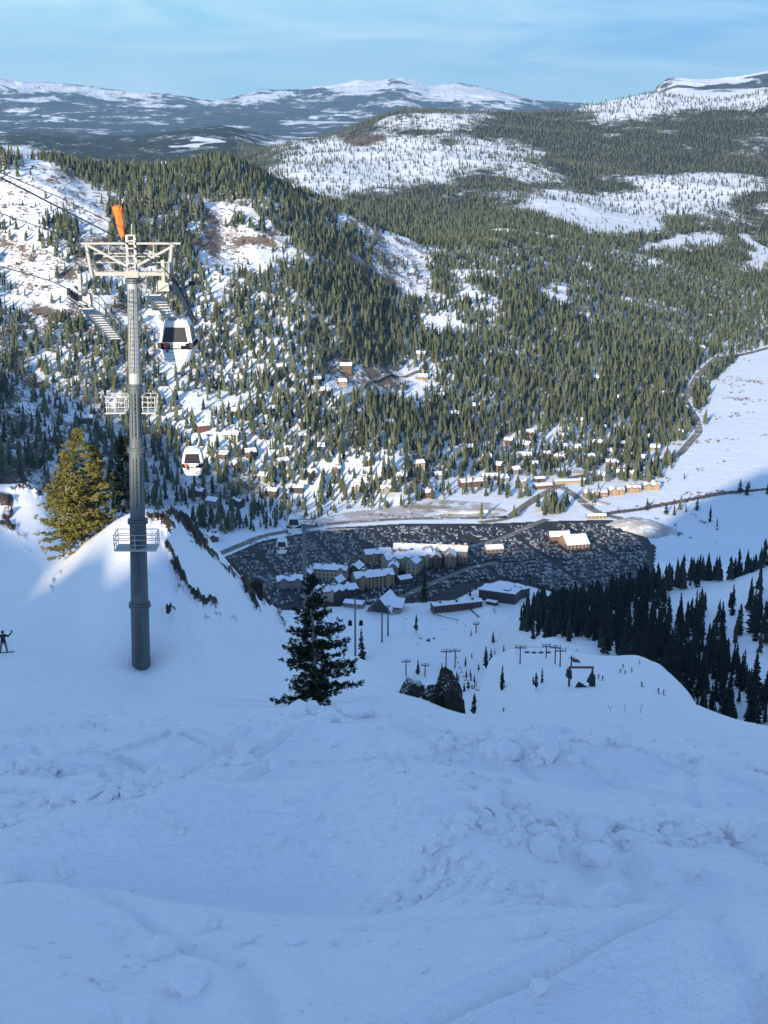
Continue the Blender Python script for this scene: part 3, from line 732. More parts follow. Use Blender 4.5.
# trees set one by one: base pixel, height in pixels, nearest distance the ray may land at, label, lit
ONE = [(416, 634, 22, 1200, 'lone tall pine on the ski run in front of the long red building', False),
       (424, 602, 40, 1200, 'tall sunlit pine standing on the small car park beside the village hotels', True),
       (362, 661, 36, 700, 'yellow green pine beside the far lift mast behind the dark tree', True),
       (536, 690, 20, 130, 'tallest of the small firs on the snow knoll', False), (542, 683, 18, 130, 'slim fir just behind the tallest fir on the snow knoll', False), (533, 684, 9, 130, 'shortest fir on the snow knoll', False),
       (502, 690, 27, 130, 'ragged full fir at the left edge of the snow knoll', False),
       (418, 674, 17, 900, 'small dark fir on the piste above the black rock', False),
       (474, 718, 28, 200, 'thin half bare fir rising just right of the black rock', False),
       (486, 668, 24, 700, 'dark fir between the lift masts and the knoll, left one of the pair', False), (491, 668, 21, 700, 'dark fir between the lift masts and the knoll, right one of the pair', False),
       (471, 636, 8, 1000, 'small fir on the piste below the long red building', False), (493, 643, 14, 1000, 'fir beside the hollow in the snow left of the dark wood', False),
       (647, 510, 13, 1700, 'round topped pine alone in the meadow below the townhouses', True), (592, 508, 8, 1700, 'little pine at the left end of the townhouses', True),
       (618, 512, 7, 1700, 'little pine on the snow in front of the townhouses', True),
       (666, 514, 12, 1700, 'first pine of the line along the creek in the meadow', True), (674, 515, 13, 1700, 'second pine of the line along the creek in the meadow', True), (686, 512, 9, 1700, 'third pine of the line along the creek in the meadow', True), (697, 510, 14, 1700, 'broad pine at the right end of the line along the creek', True),
       (684, 480, 8, 1900, 'pine on the meadow near the bend of the road', True),
       (710, 522, 18, 1500, 'dark fir alone on the shaded meadow', False), (717, 527, 10, 1500, 'short fir right beside the lone fir on the shaded meadow', False),
       (740, 492, 14, 1700, 'left one of the three dark round pines on the meadow', False), (747, 495, 14, 1700, 'middle one of the three dark round pines on the meadow', False), (749, 488, 8, 1700, 'smallest of the three dark round pines on the meadow', False), (767, 494, 11, 1700, 'dark pine on the meadow at the right end of the creek', False)]
pts = hit([(a, b, r) for a, b, h, r, l, t in ONE])
for (a, b, h, r, l, lit), P in zip(ONE, pts):
    dep = P[1]*ct-P[2]*st_
    kk = 5 if 'round' in l or 'broad' in l or 'creek' in l else (6 if 'thin' in l or 'lone tall' in l else None)
    place_tree(P, h*dep/F_PX, l, None, lit, kk, wsc=1.35 if kk == 5 else 1.0)
VT = [(433, 571), (437, 572), (441, 571), (446, 571), (450, 570), (455, 572), (399, 577), (416, 586), (391, 592), (470, 596), (476, 590), (338, 590), (312, 594), (300, 603), (366, 592), (404, 596), (486, 586), (530, 585), (540, 590)]
for i, q in enumerate(hit([(a, b, 1450) for a, b in VT])): place_tree(q, rnd.uniform(8, 13), 'small planted fir standing between the hotels and car rows of the village', 'planted firs in the village', lit=i < 6)
# saplings on the runs left of the knoll
sap = []
for _ in range(34):
    u = rnd.random(); px = 432+u*76; py = 690-u*32+rnd.uniform(-16, 18)
    sap.append((px, py, 700))
P = hit(sap)
for q in P: place_tree(q, rnd.uniform(4, 11), 'small dark fir dotted over the snow between the piste masts and the knoll', 'small firs left of the knoll')
# the dark wood on the right: where it grows thickly on the near spur
WOOD = [(548, 622, 48, 22, 0, .70), (600, 622, 55, 26, 0, .92), (640, 640, 45, 34, .5, 1.2), (690, 690, 75, 32, .55, 1.3), (750, 712, 60, 28, .3, 1.3), (700, 655, 40, 30, .7, .70), (610, 598, 45, 9, -.15, 1.3), (560, 600, 40, 12, 0, .9), (690, 578, 80, 10, -.28, 1.2), (755, 560, 40, 12, -.3, 1.3), (720, 566, 50, 9, -.28, 1.2),
        (762, 610, 18, 40, 0, .6), (735, 640, 46, 42, 0, .36), (705, 618, 44, 12, 0, .34), (740, 592, 16, 8, 0, .2), (650, 604, 26, 9, 0, .7)]
x, y = grid_points(660, 1500, 9.5, -2, 16.2)
z = terrain_z(x, y); px, py = proj(x, y, z)
w = patches(px, py, WOOD)+fbm(x/26, y/26, 2, 301)*.22
back = (np.hypot(x, y) > 1290) & (np.hypot(x, y) < 1420) & (px > 590)
w = np.where(back, w+.7, w)
h = rs.uniform(9, 29, len(x))
keep = (rs.uniform(0, 1, len(x)) < sstep(.30, 1.0, w)) & (px > 482) & seen(x, y, z+h, 0, .985) & (z > VALLEY+6)
# ray test against the knoll crest: the top must show
x, y, z, h = x[keep], y[keep], z[keep], h[keep]
ph = h/np.hypot(x, y)
print('wood candidates', len(x))
order = np.argsort(-ph)[:218]
rest = np.argsort(-ph)[218:]
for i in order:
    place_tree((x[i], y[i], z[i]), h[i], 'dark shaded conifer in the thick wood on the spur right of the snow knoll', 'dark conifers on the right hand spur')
if len(rest):
    lowd = [low_conifer(140+k, 5, 6, .15) for k in range(6)]
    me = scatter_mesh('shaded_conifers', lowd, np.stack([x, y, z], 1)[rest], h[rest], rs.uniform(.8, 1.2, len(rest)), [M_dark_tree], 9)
    link('shaded_conifers', me, kind='stuff', label='the remaining small dark conifers filling the wood on the right hand spur')

# ------------------------------------------------------------------ hero firs
def hero_fir(name, P, height, left, right, n_br, seed, label, mat, barkm, bare=.05, clump=.16, dens=1.0, droop=.12, up=.25, trunk_r=.035, lean=(0, 0), depth=1.0, gaps=.08):
    r_ = random.Random(seed); nr_ = np.random.RandomState(seed)
    V, Fc, TV, TF = [], [], [], []
    def limb(p0, p1, ra, rb, sides=5):
        d = (p1-p0); d.normalize(); s_ = d.orthogonal().normalized(); t_ = d.cross(s_); b = len(TV)
        for p, rr_ in ((p0, ra), (p1, rb)):
            for k in range(sides):
                a = 6.2832*k/sides; TV.append(tuple(p+s_*math.cos(a)*rr_+t_*math.sin(a)*rr_))
        for k in range(sides): TF.append((b+k, b+(k+1) % sides, b+sides+(k+1) % sides, b+sides+k))
    H_ = height
    # trunk
    pts_ = [Vector((lean[0]*f*H_+r_.uniform(-.006, .006)*H_, lean[1]*f*H_, f*H_)) for f in [i/10 for i in range(11)]]
    pts_[0].z = -.08*H_
    for i in range(10): limb(pts_[i], pts_[i+1], trunk_r*H_*(1-i/10.5), trunk_r*H_*(1-(i+1)/10.5), 8)
    def axis(f):
        i = min(int(f*10), 9); return pts_[i].lerp(pts_[i+1], f*10-i)
    centers = []
    for b_ in range(n_br):
        f = bare+(1-bare)*((b_+r_.random())/n_br)**.9
        f = min(f, .985); a = r_.uniform(0, 6.2832)
        if r_.random() < gaps: continue
        c = math.cos(a); fl = np.interp(f, left[0], left[1]); fr = np.interp(f, right[0], right[1])
        Lx = (fr if c > 0 else fl); Ly = (fl+fr)*.5*depth
        Lb = math.sqrt((Lx*c)**2+(Ly*math.sin(a))**2)*H_*r_.choice([.55, .75, .9, 1.0, 1.0])*r_.uniform(.92, 1.06)
        p = axis(f).copy(); p0 = p.copy(); dirv = Vector((c, math.sin(a), 0)); n = max(3, int(Lb/(clump*1.1)))
        for i in range(1, n+1):
            s_ = i/n
            q = p0+dirv*Lb*s_+Vector((0, 0, -droop*Lb*math.sin(s_*2.2)+up*Lb*s_*s_*.6+ (f-.5)*Lb*.35*s_))
            q += Vector((r_.uniform(-1, 1), r_.uniform(-1, 1), r_.uniform(-.6, .6)))*clump*.3
            limb(p, q, .010*H_*(1-s_*.85)*(1.1-f)+.004, .010*H_*(1-min(1, s_+1/n)*.85)*(1.1-f)+.003, 4)
            if s_ > .12:
                side = Vector((-dirv.y, dirv.x, 0)); wd = (.10+.30*math.sin(min(1, s_*1.2)*2.6))*Lb*.55
                m = max(1, int(dens*(1+wd/clump*1.3)))
                for j in range(m):
                    centers.append((q+side*r_.uniform(-wd, wd)+dirv*r_.uniform(-.5, .5)*clump+Vector((0, 0, r_.uniform(-.35, .35)*clump)), dirv))
            p = q
    for j in range(int(14*dens)): centers.append((axis(r_.uniform(.90, 1.0))+Vector((r_.uniform(-.3, .3), r_.uniform(-.3, .3), 0))*clump, Vector((0, 0, 1))))
    cs = np.array([c[0][:] for c in centers]); ds = np.array([c[1][:] for c in centers]); n = len(cs)
    # each clump: blades that spray outward, slightly upward
    nb = 9
    cs_ = np.repeat(cs, nb, 0); ds_ = np.repeat(ds, nb, 0)
    d = ds_*.75+nr_.normal(0, .75, (n*nb, 3))*np.array([1, 1, .55])+np.array([0, 0, .15]); d /= np.linalg.norm(d, axis=1)[:, None]
    ln = clump*nr_.uniform(.5, 1.15, (n*nb, 1)); sd = np.cross(d, nr_.normal(0, 1, (n*nb, 3))); sd /= np.linalg.norm(sd, axis=1)[:, None]+1e-6
    st = cs_+nr_.normal(0, .22*clump, (n*nb, 3))
    wv = sd*clump*.17
    A = st-d*ln*.3; B = st+d*ln*.3+wv; Cc = st+d*ln; D = st+d*ln*.3-wv
    VV = np.stack([A, B, Cc, D], 1).reshape(-1, 3)
    FF = np.arange(n*nb*4).reshape(-1, 4)
    e = bpy.data.objects.new(name, None); C.objects.link(e); e.location = P
    e['label'] = label; e['category'] = 'tree'
    link('crown', mesh_from('crown', VV, FF, [mat], None, False), e)
    link('trunk', mesh_from('trunk', TV, TF, [barkm], None, True), e)
    return e
def base_at(px, py, r): 
    x, y, _ = pix(px, py, r); return (x, y, height(x, y))
g = base_at(316, 708, 60)
hero_fir('fir_tree', g, 6.15, ([0, .04, .1, .18, .26, .35, .42, .5, .62, .75, .88, 1], [.14, .28, .33, .25, .17, .20, .25, .20, .15, .14, .08, .02]),
         ([0, .04, .1, .18, .26, .35, .42, .5, .62, .75, .88, 1], [.10, .12, .18, .31, .33, .26, .29, .27, .21, .12, .07, .02]), 120, 11,
         'dark lone fir in the middle of the shaded snow slope', M_fir, M_bark_grey, bare=.10, clump=.13, dens=1.6, droop=.14, up=.26, lean=(-.02, 0), gaps=.10, trunk_r=.024)
sh = base_at(384-27, 707, 61)
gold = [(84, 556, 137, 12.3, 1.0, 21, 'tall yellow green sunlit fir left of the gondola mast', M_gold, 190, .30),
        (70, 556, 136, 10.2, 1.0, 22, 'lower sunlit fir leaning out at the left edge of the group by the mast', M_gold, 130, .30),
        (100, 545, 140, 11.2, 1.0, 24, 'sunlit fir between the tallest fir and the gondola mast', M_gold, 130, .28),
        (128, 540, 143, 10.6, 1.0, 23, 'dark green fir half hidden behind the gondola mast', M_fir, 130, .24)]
for px_, py_, r_h, hh, _, sd_, lab, mt, nb_, wd in gold:
    g = base_at(px_, py_, r_h)
    prof_l = ([0, .08, .2, .4, .6, .8, .93, 1], [.16*wd/.3, .24*wd/.3, wd, .9*wd, .68*wd, .40*wd, .18*wd, .02])
    top = {21: 430, 22: 452, 24: 447, 23: 437}[sd_]
    q = pix(px_, top, math.hypot(g[0], g[1])); hh = q[2]-g[2]
    print('gold', px_, round(hh, 1), round(g[2], 1))
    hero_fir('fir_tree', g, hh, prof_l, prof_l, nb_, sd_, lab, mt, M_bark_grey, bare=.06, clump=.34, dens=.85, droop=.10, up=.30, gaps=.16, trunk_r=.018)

# ------------------------------------------------------------------ rocks
def rock_mat():
    q = NT('wet_dark_rock'); P = q.obj(); g = q.n('ShaderNodeNewGeometry')
    s3 = q.n('ShaderNodeSeparateXYZ'); q.l(g.outputs['Normal'], s3.inputs[0])
    n = q.noise(P, 1.3, 8, .7, .8); c = q.mix(q.rng(n, .3, .75), (.012, .011, .010), (.085, .070, .055))
    sn = q.rng(q.math('ADD', s3.outputs['Z'], q.math('MULTIPLY', q.noise(P, 1.6, 5, .7), .9)), 1.12, 1.2)
    return q.fin(q.mix(sn, c, (.82, .85, .90)), .75, q.bump(q.noise(P, 3.0, 8, .75), 1.0, .25), spec=.35)
M_rock = rock_mat()
def rock(P, sx_, sy_, sz_, seed, label, rot=0.):
    import bmesh
    bm = bmesh.new(); bmesh.ops.create_icosphere(bm, subdivisions=6, radius=1.0)
    co = np.array([v.co[:] for v in bm.verts])
    r_ = np.random.RandomState(seed)
    # cleaved blocks: clip the ball with random planes, then roughen
    for k in range(16):
        n = r_.normal(0, 1, 3); n[2] *= .6; n /= np.linalg.norm(n); d = r_.uniform(.42, .78); t = co@n
        co = co-np.clip(t-d, 0, None)[:, None]*n[None]*.96
    co = co*(1+.20*fbm(co[:, 0]*3.5+co[:, 2]*1.2, co[:, 1]*3.5-co[:, 2], 6, seed, .65, True)[:, None])
    co += .05*np.stack([fbm(co[:, 2]*9, co[:, 0]*3+co[:, 1]*5, 3, seed+5)]*3, 1)
    co *= np.array([sx_, sy_, sz_])
    for v, c_ in zip(bm.verts, co): v.co = c_
    me = bpy.data.meshes.new('rock'); bm.to_mesh(me); bm.free(); me.materials.append(M_rock)
    for p_ in me.polygons: p_.use_smooth = False
    o = link('rock', me, loc=P, rotz=rot, label=label, cat='rock'); return o
for px_, py_, r_, sx_, sy_, sz_, sd_, rot, lab in ((443, 712, 73, 1.25, 1.0, 1.75, 3, .3, 'tall jagged black rock poking out of the snow below the piste masts'), (455, 716, 72, .75, .8, 1.25, 14, 1.0, 'dark slab leaning on the right side of the tall black rock'),
                                     (434, 696, 76, .8, .7, .9, 9, .1, 'snow streaked rock at the top left of the tall black rock'), (413, 714, 72, .85, .8, .8, 5, .8, 'low rounded dark rock left of the tall black rock'), (405, 716, 72, .35, .4, .4, 6, .8, 'knee high dark stone at the left end of the rock group'),
                                     (8, 512, 176, 1.0, 1.0, .9, 7, 0, 'boulder at the left edge on the small snow mound'), (258, 607, 139, .9, .8, 1.5, 8, .4, 'dark rock rib on the far edge of the hump below the lot'), (268, 610, 140, .6, .6, .8, 18, .4, 'small rock just right of the rock rib on the hump edge')):
    x_, y_, z_ = pix(px_, py_, r_); z_ = height(x_, y_)
    rock((x_, y_, z_+sz_*.25), sx_, sy_, sz_, sd_, lab, rot)
# loose lumps of broken snow
def snow_lumps():
    protos = []
    for s_ in range(5):
        r_ = np.random.RandomState(60+s_)
        import bmesh
        bm = bmesh.new(); bmesh.ops.create_icosphere(bm, subdivisions=1, radius=1.0)
        V = np.array([v.co[:] for v in bm.verts]); Fc = np.array([[v.index for v in f.verts] for f in bm.faces]); bm.free()
        V = V*(1+r_.uniform(-.30, .30, (len(V), 1))); V[:, 2] *= .8; protos.append((V, Fc))
    a, b = rs.uniform(-17, 17, 150000), np.exp(rs.uniform(math.log(4.6), math.log(90), 150000))
    x = b*np.sin(np.radians(a)); y = b*np.cos(np.radians(a))
    band = fbm(x/7.0+.15*y, y/3.2, 3, 201); cl = fbm(x/.9, y/.7, 2, 401)
    p = sstep(.12, .46, band+.12*np.sin(y*.9))*sstep(-.05, .5, cl)*.30*(1-sstep(9, 60, b))+.006*(1-sstep(20, 90, b))
    k = rs.uniform(0, 1, len(x)) < p
    x, y, b = x[k], y[k], b[k]
    size = np.minimum(rs.lognormal(-3.75, .68, len(x)), .13)*np.clip(b/9, .8, 2.2)
    z = terrain_near(x, y)
    Q = np.stack([x, y, z], 1)
    V, Fc = [], []; off = 0
    for i_, (pv, pf) in enumerate(protos):
        idx = np.arange(len(x))[i_::5]; an = rs.uniform(0, 6.28, len(idx)); c, s_ = np.cos(an)[:, None], np.sin(an)[:, None]
        S = size[idx][:, None]; ax = rs.uniform(.7, 1.5, (len(idx), 1))
        X = (pv[None, :, 0]*c*ax-pv[None, :, 1]*s_)*S+Q[idx, 0:1]; Y = (pv[None, :, 0]*s_*ax+pv[None, :, 1]*c)*S+Q[idx, 1:2]; Z = pv[None, :, 2]*S+Q[idx, 2:3]+S*.15
        V.append(np.stack([X, Y, Z], -1).reshape(-1, 3)); Fc.append((pf[None]+(np.arange(len(idx))*len(pv))[:, None, None]+off).reshape(-1, 3)); off += len(idx)*len(pv)
    me = mesh_from('snow_rubble', np.concatenate(V), np.concatenate(Fc), [M_near], None, False, {'rubble': np.zeros(off), 'rock': np.zeros(off)})
    link('snow_rubble', me, kind='stuff', label='loose lumps of broken snow scattered over the near slope'); print('lumps', len(x))
from mathutils.bvhtree import BVHTree
_me = bpy.data.objects['snow_slope'].data
def terrain_near(x, y):
    """height of the built slope itself, read back from its own lattice"""
    co = np.empty(len(_me.vertices)*3, np.float32); _me.vertices.foreach_get('co', co); Zg = co.reshape(-1, len(AZ), 3)[:, :, 2]
    rr_ = np.hypot(x, y); aa = np.arctan2(x, y)
    Rr = RR[:Zg.shape[0]]
    fi = np.interp(rr_, Rr, np.arange(len(Rr))); fa = np.interp(aa, AZ, np.arange(len(AZ)))
    i = np.clip(fi.astype(int), 0, len(Rr)-2); j = np.clip(fa.astype(int), 0, len(AZ)-2); u = fi-i; v = fa-j
    return (Zg[i, j]*(1-u)+Zg[i+1, j]*u)*(1-v)+(Zg[i, j+1]*(1-u)+Zg[i+1, j+1]*u)*v
snow_lumps()
print('nature', time.time()-T0)
# ------------------------------------------------------------------ valley: car parks, roads, buildings, cars
class MB:
    def __init__(s): s.V = []; s.F = []; s.M = []
    def face(s, pts, m=0):
        b = len(s.V); s.V += [tuple(p) for p in pts]; s.F.append(tuple(range(b, b+len(pts)))); s.M.append(m)
    def box(s, c, d, rz=0., m=0, top=None, mtop=None):
        """box by centre c and size d; top scales the upper face"""
        tx, ty = top or (1, 1); cr_, sr = math.cos(rz), math.sin(rz); P = []
        for z, (ax, ay) in ((-.5, (1, 1)), (.5, (tx, ty))):
            for sx_, sy_ in ((-1, -1), (1, -1), (1, 1), (-1, 1)):
                x, y = sx_*.5*d[0]*ax, sy_*.5*d[1]*ay
                P.append((c[0]+x*cr_-y*sr, c[1]+x*sr+y*cr_, c[2]+z*d[2]))
        b = len(s.V); s.V += P
        for k, f in enumerate(((3, 2, 1, 0), (4, 5, 6, 7), (0, 1, 5, 4), (1, 2, 6, 5), (2, 3, 7, 6), (3, 0, 4, 7))):
            s.F.append(tuple(b+i for i in f)); s.M.append(m if not (k == 1 and mtop is not None) else mtop)
        return s
    def beam(s, p0, p1, w, m=0, sides=4, r1=None, w2=None):
        p0, p1 = Vector(p0), Vector(p1); d = (p1-p0).normalized(); a = Vector((0, 0, 1)) if abs(d.z) < .95 else Vector((0, 1, 0))
        u = d.cross(a).normalized(); v = d.cross(u).normalized(); b = len(s.V); r1 = w if r1 is None else r1
        off = math.pi/4 if sides == 4 else 0; sc = 1.4142 if sides == 4 else 1
        for p, r in ((p0, w), (p1, r1)):
            for k in range(sides):
                t = 6.283185*k/sides+off; q = p+u*math.cos(t)*r*.5*sc+v*math.sin(t)*(w2 or r)*.5*sc; s.V.append(tuple(q))
        for k in range(sides): s.F.append((b+k, b+sides+k, b+sides+(k+1) % sides, b+(k+1) % sides)); s.M.append(m)
        s.F.append(tuple(b+k for k in range(sides))); s.M.append(m); s.F.append(tuple(b+sides+k for k in reversed(range(sides)))); s.M.append(m)
        return s
    def path(s, pts, w, m=0, sides=6):
        for a, b in zip(pts[:-1], pts[1:]): s.beam(a, b, w, m, sides)
        return s
    def ring(s, c, R, w, ax='y', n=16, m=0):
        P = []
        for k in range(n+1):
            t = 6.283185*k/n; co, si = math.cos(t)*R, math.sin(t)*R
            P.append({'y': (c[0]+co, c[1], c[2]+si), 'x': (c[0], c[1]+co, c[2]+si), 'z': (c[0]+co, c[1]+si, c[2])}[ax])
        return s.path(P, w, m, 5)
    def disc(s, c, R, t, ax='x', n=16, m=0):
        o = {'x': (t/2, 0, 0), 'y': (0, t/2, 0), 'z': (0, 0, t/2)}[ax]
        return s.beam((c[0]-o[0], c[1]-o[1], c[2]-o[2]), (c[0]+o[0], c[1]+o[1], c[2]+o[2]), 2*R, m, n)
    def mesh(s, name, mats, smooth=False):
        me = bpy.data.meshes.new(name); me.from_pydata(s.V, [], s.F)
        for m in mats: me.materials.append(m)
        me.polygons.foreach_set('material_index', s.M); me.polygons.foreach_set('use_smooth', [smooth]*len(s.F)); me.update(); return me
    def build(s, name, mats, parent=None, smooth=False, **k):
        return link(name, s.mesh(name, mats if isinstance(mats, list) else [mats], smooth), parent, **k)
def empty(name, loc, label, cat, rz=0., group=None):
    e = bpy.data.objects.new(name, None); C.objects.link(e); e.location = loc; e.rotation_euler = (0, 0, rz); e['label'] = label; e['category'] = cat
    if group: e['group'] = group
    return e
def inside(poly, x, y):
    poly = np.array(poly); n = len(poly); c = np.zeros(len(x), bool); j = n-1
    for i in range(n):
        xi, yi, xj, yj = poly[i, 0], poly[i, 1], poly[j, 0], poly[j, 1]
        c ^= ((yi > y) != (yj > y)) & (x < (xj-xi)*(y-yi)/(yj-yi+1e-12)+xi); j = i
    return c
def drape(name, poly, cell, off, mat, label=None, kind='structure'):
    p = np.array(poly); xs = np.arange(p[:, 0].min(), p[:, 0].max()+cell, cell); ys = np.arange(p[:, 1].min(), p[:, 1].max()+cell, cell)
    X, Y = np.meshgrid(xs, ys); Z = terrain_z(X.ravel(), Y.ravel(), True)+off
    nx, ny = len(xs), len(ys); i, j = np.meshgrid(np.arange(ny-1), np.arange(nx-1), indexing='ij'); i, j = i.ravel(), j.ravel()
    cx, cyy = xs[j]+cell/2, ys[i]+cell/2; k = inside(poly, cx, cyy); i, j = i[k], j[k]
    Fq = np.stack([i*nx+j, i*nx+j+1, (i+1)*nx+j+1, (i+1)*nx+j], 1)
    V = np.stack([X.ravel(), Y.ravel(), Z], 1); u, inv = np.unique(Fq, return_inverse=True)
    return link(name, mesh_from(name, V[u], inv.reshape(-1, 4), [mat]), kind=kind, label=label)
def strip(name, pxs, width, off, mat):
    P = hit([(a, b, 1450) for a, b in pxs])[:, :2]
    # resample
    seg = np.hypot(*np.diff(P, axis=0).T); t = np.concatenate([[0], np.cumsum(seg)]); tt = np.arange(0, t[-1], 6.)
    Q = np.stack([np.interp(tt, t, P[:, 0]), np.interp(tt, t, P[:, 1])], 1)
    for _ in range(6): Q[1:-1] = .25*Q[:-2]+.5*Q[1:-1]+.25*Q[2:]
    d = np.gradient(Q, axis=0); d /= np.hypot(d[:, 0], d[:, 1])[:, None]; n = np.stack([-d[:, 1], d[:, 0]], 1)
    rows = [Q+n*width*w for w in (-.5, -.17, .17, .5)]
    zt = np.max([terrain_z(r_[:, 0], r_[:, 1]) for r_ in rows], 0)+off
    V = np.stack([np.concatenate([r_, zt[:, None]], 1) for r_ in rows], 1).reshape(-1, 3)
    m = len(Q); Fq = []
    for i in range(m-1):
        for j in range(3): Fq.append((i*4+j, i*4+j+1, i*4+5+j, i*4+4+j))
    link(name, mesh_from(name, V, np.array(Fq), [mat]), kind='structure')
    return Q
def ground_mat(name, a, b, snowy=.5, sc=.05):
    q = NT(name); P = q.pos(); n = q.noise(P, sc, 7, .7); c = q.mix(q.noise(P, sc*.5, 5, .6), a, b)
    f = q.rng(n, snowy, snowy+.07); return q.fin(q.mix(f, c, (.70, .72, .76)), .8, spec=.25)
M_asph = ground_mat('ploughed_asphalt', (.018, .019, .022), (.055, .050, .046), .63, .08)
M_road = ground_mat('gritty_road', (.13, .11, .09), (.26, .23, .20), .56, .07)
M_dirt = ground_mat('bare_dirt', (.26, .18, .11), (.44, .36, .28), .50, .05)
def world_poly(pxs): return hit([(a, b, 1450) for a, b in pxs])[:, :2]
LOT = world_poly([(218, 560), (262, 541), (330, 528), (400, 524), (480, 524), (560, 521), (612, 520), (642, 533), (656, 548), (654, 566), (648, 592), (600, 602), (545, 590), (500, 580), (478, 588), (455, 600), (400, 604), (345, 606), (262, 612)])
drape('parking_lot', LOT, 3.0, .25, M_asph)
r1 = strip('main_road', [(480, 523), (507, 519), (522, 508), (538, 497), (559, 486), (574, 477), (600, 473), (644, 466), (679, 455), (699, 432), (697, 420), (684, 400), (698, 376), (718, 358), (768, 348), (800, 342)], 13, .55, M_road)
r2 = strip('creek_road', [(215, 556), (262, 536), (330, 524), (400, 519), (480, 518), (507, 517)], 12, .55, M_road)
r3 = strip('side_road', [(559, 486), (574, 495), (588, 507), (600, 514), (622, 519)], 13, .60, M_road)
r4 = strip('lot_lane', [(405, 566), (440, 553), (480, 545), (507, 537), (530, 526), (548, 519)], 11, .45, M_road)
r5 = strip('hill_lane', [(338, 402), (352, 394), (366, 384), (392, 376), (420, 371)], 8, .5, M_road)
r6 = strip('village_lane', [(345, 603), (400, 598), (440, 580), (470, 568), (500, 562)], 9, .5, M_road)
M_bank = ground_mat('snow_and_dirt_bank', (.30, .25, .20), (.62, .60, .60), .52, .04)
drape('dirt_flat', world_poly([(300, 522), (350, 512), (400, 505), (440, 500), (490, 503), (505, 510), (490, 519), (400, 519), (330, 525)]), 4, .3, M_bank)
drape('cut_bank', world_poly([(400, 511), (412, 505), (425, 506), (436, 500), (452, 501), (466, 505), (452, 509), (440, 513), (420, 511)]), 4, .5, M_dirt)
drape('creek_bed', world_poly([(600, 513), (640, 508), (680, 500), (720, 492), (770, 488), (770, 490), (722, 495), (682, 503), (640, 511), (600, 516)]), 3, .4, ground_mat('creek_brush', (.06, .05, .045), (.16, .14, .12), .60, .06))
# long low mound of ploughed snow at the lot's east end
def snow_pile(px, py, lx, ly, h, rz, label, seed, mat=None):
    P = hit([(px, py, 1450)])[0]; n = 28; V = []; Fc = []
    for i in range(n+1):
        for j in range(n+1):
            u, v = i/n*2-1, j/n*2-1; z = h*max(0, 1-(u*u)**1.5)*max(0, 1-v*v)**.7
            V.append((u*lx/2, v*ly/2, z-.6))
    V = np.array(V); V[:, 2] += fbm(V[:, 0]/6, V[:, 1]/6, 3, seed)*h*.22*(V[:, 2] > 0)
    for i in range(n):
        for j in range(n): Fc.append((i*(n+1)+j, (i+1)*(n+1)+j, (i+1)*(n+1)+j+1, i*(n+1)+j+1))
    link('snow_bank', mesh_from('snow_bank', V, np.array(Fc), [mat or M_bank]), loc=P, rotz=rz, label=label, cat='snow bank')
snow_pile(642, 528, 95, 60, 9, -.9, 'big dirty mound of ploughed snow at the right end of the parking lot', 1)
snow_pile(598, 503, 40, 16, 3, -.5, 'low dirty snow bank in the fork of the roads', 2)
snow_pile(470, 512, 110, 18, 4, .1, 'long snow bank beside the road along the back of the lot', 3)
snow_pile(545, 512, 34, 20, 4, .1, 'round snow bank among the sunlit pines by the junction', 4)
snow_pile(335, 530, 120, 8, 2.4, .12, 'thin snow bank along the left back edge of the lot', 5)
# snow making pond hollow beside the wood
FOOT = []     # building footprints (cx, cy, half length, half depth, rot)
def in_foot(x, y, pad=2.):
    m = np.zeros(len(x), bool)
    for cx, cyy, a, b, rz in FOOT:
        c, s_ = math.cos(rz), math.sin(rz); u = (x-cx)*c+(y-cyy)*s_; v = -(x-cx)*s_+(y-cyy)*c
        m |= (np.abs(u) < a+pad) & (np.abs(v) < b+pad)
    return m
def wallm(name, c): return plain(name, c, .85, var=.18, scale=.3)
W_tan, W_brown, W_red, W_grey, W_dark, W_cream = wallm('tan_stucco', (.31, .235, .155)), wallm('brown_boards', (.13, .08, .05)), wallm('red_brown_boards', (.13, .055, .04)), wallm('grey_boards', (.22, .21, .20)), wallm('dark_boards', (.05, .045, .045)), wallm('cream_stucco', (.38, .33, .25))
W_orange = wallm('orange_tan_boards', (.30, .21, .145))
R_snow = plain('roof_snow', (.80, .82, .87), .6, var=.05, scale=.15)
R_edge = plain('roof_edge', (.07, .055, .05), .8)
GLASS = plain('dark_window_glass', (.02, .025, .035), .15, spec=.6)
win_meshes = {}
def window_mesh(w, h):
    k = (w, h)
    if k not in win_meshes:
        m = MB(); m.box((0, 0, 0), (w, .12, h), m=0); m.box((0, .01, h/2+.08), (w+.3, .2, .16), m=1); m.box((0, .01, -h/2-.08), (w+.3, .2, .16), m=1); m.box((0, .02, 0), (.1, .16, h), m=1)
        win_meshes[k] = m.mesh('window', [GLASS, R_edge])
    return win_meshes[k]
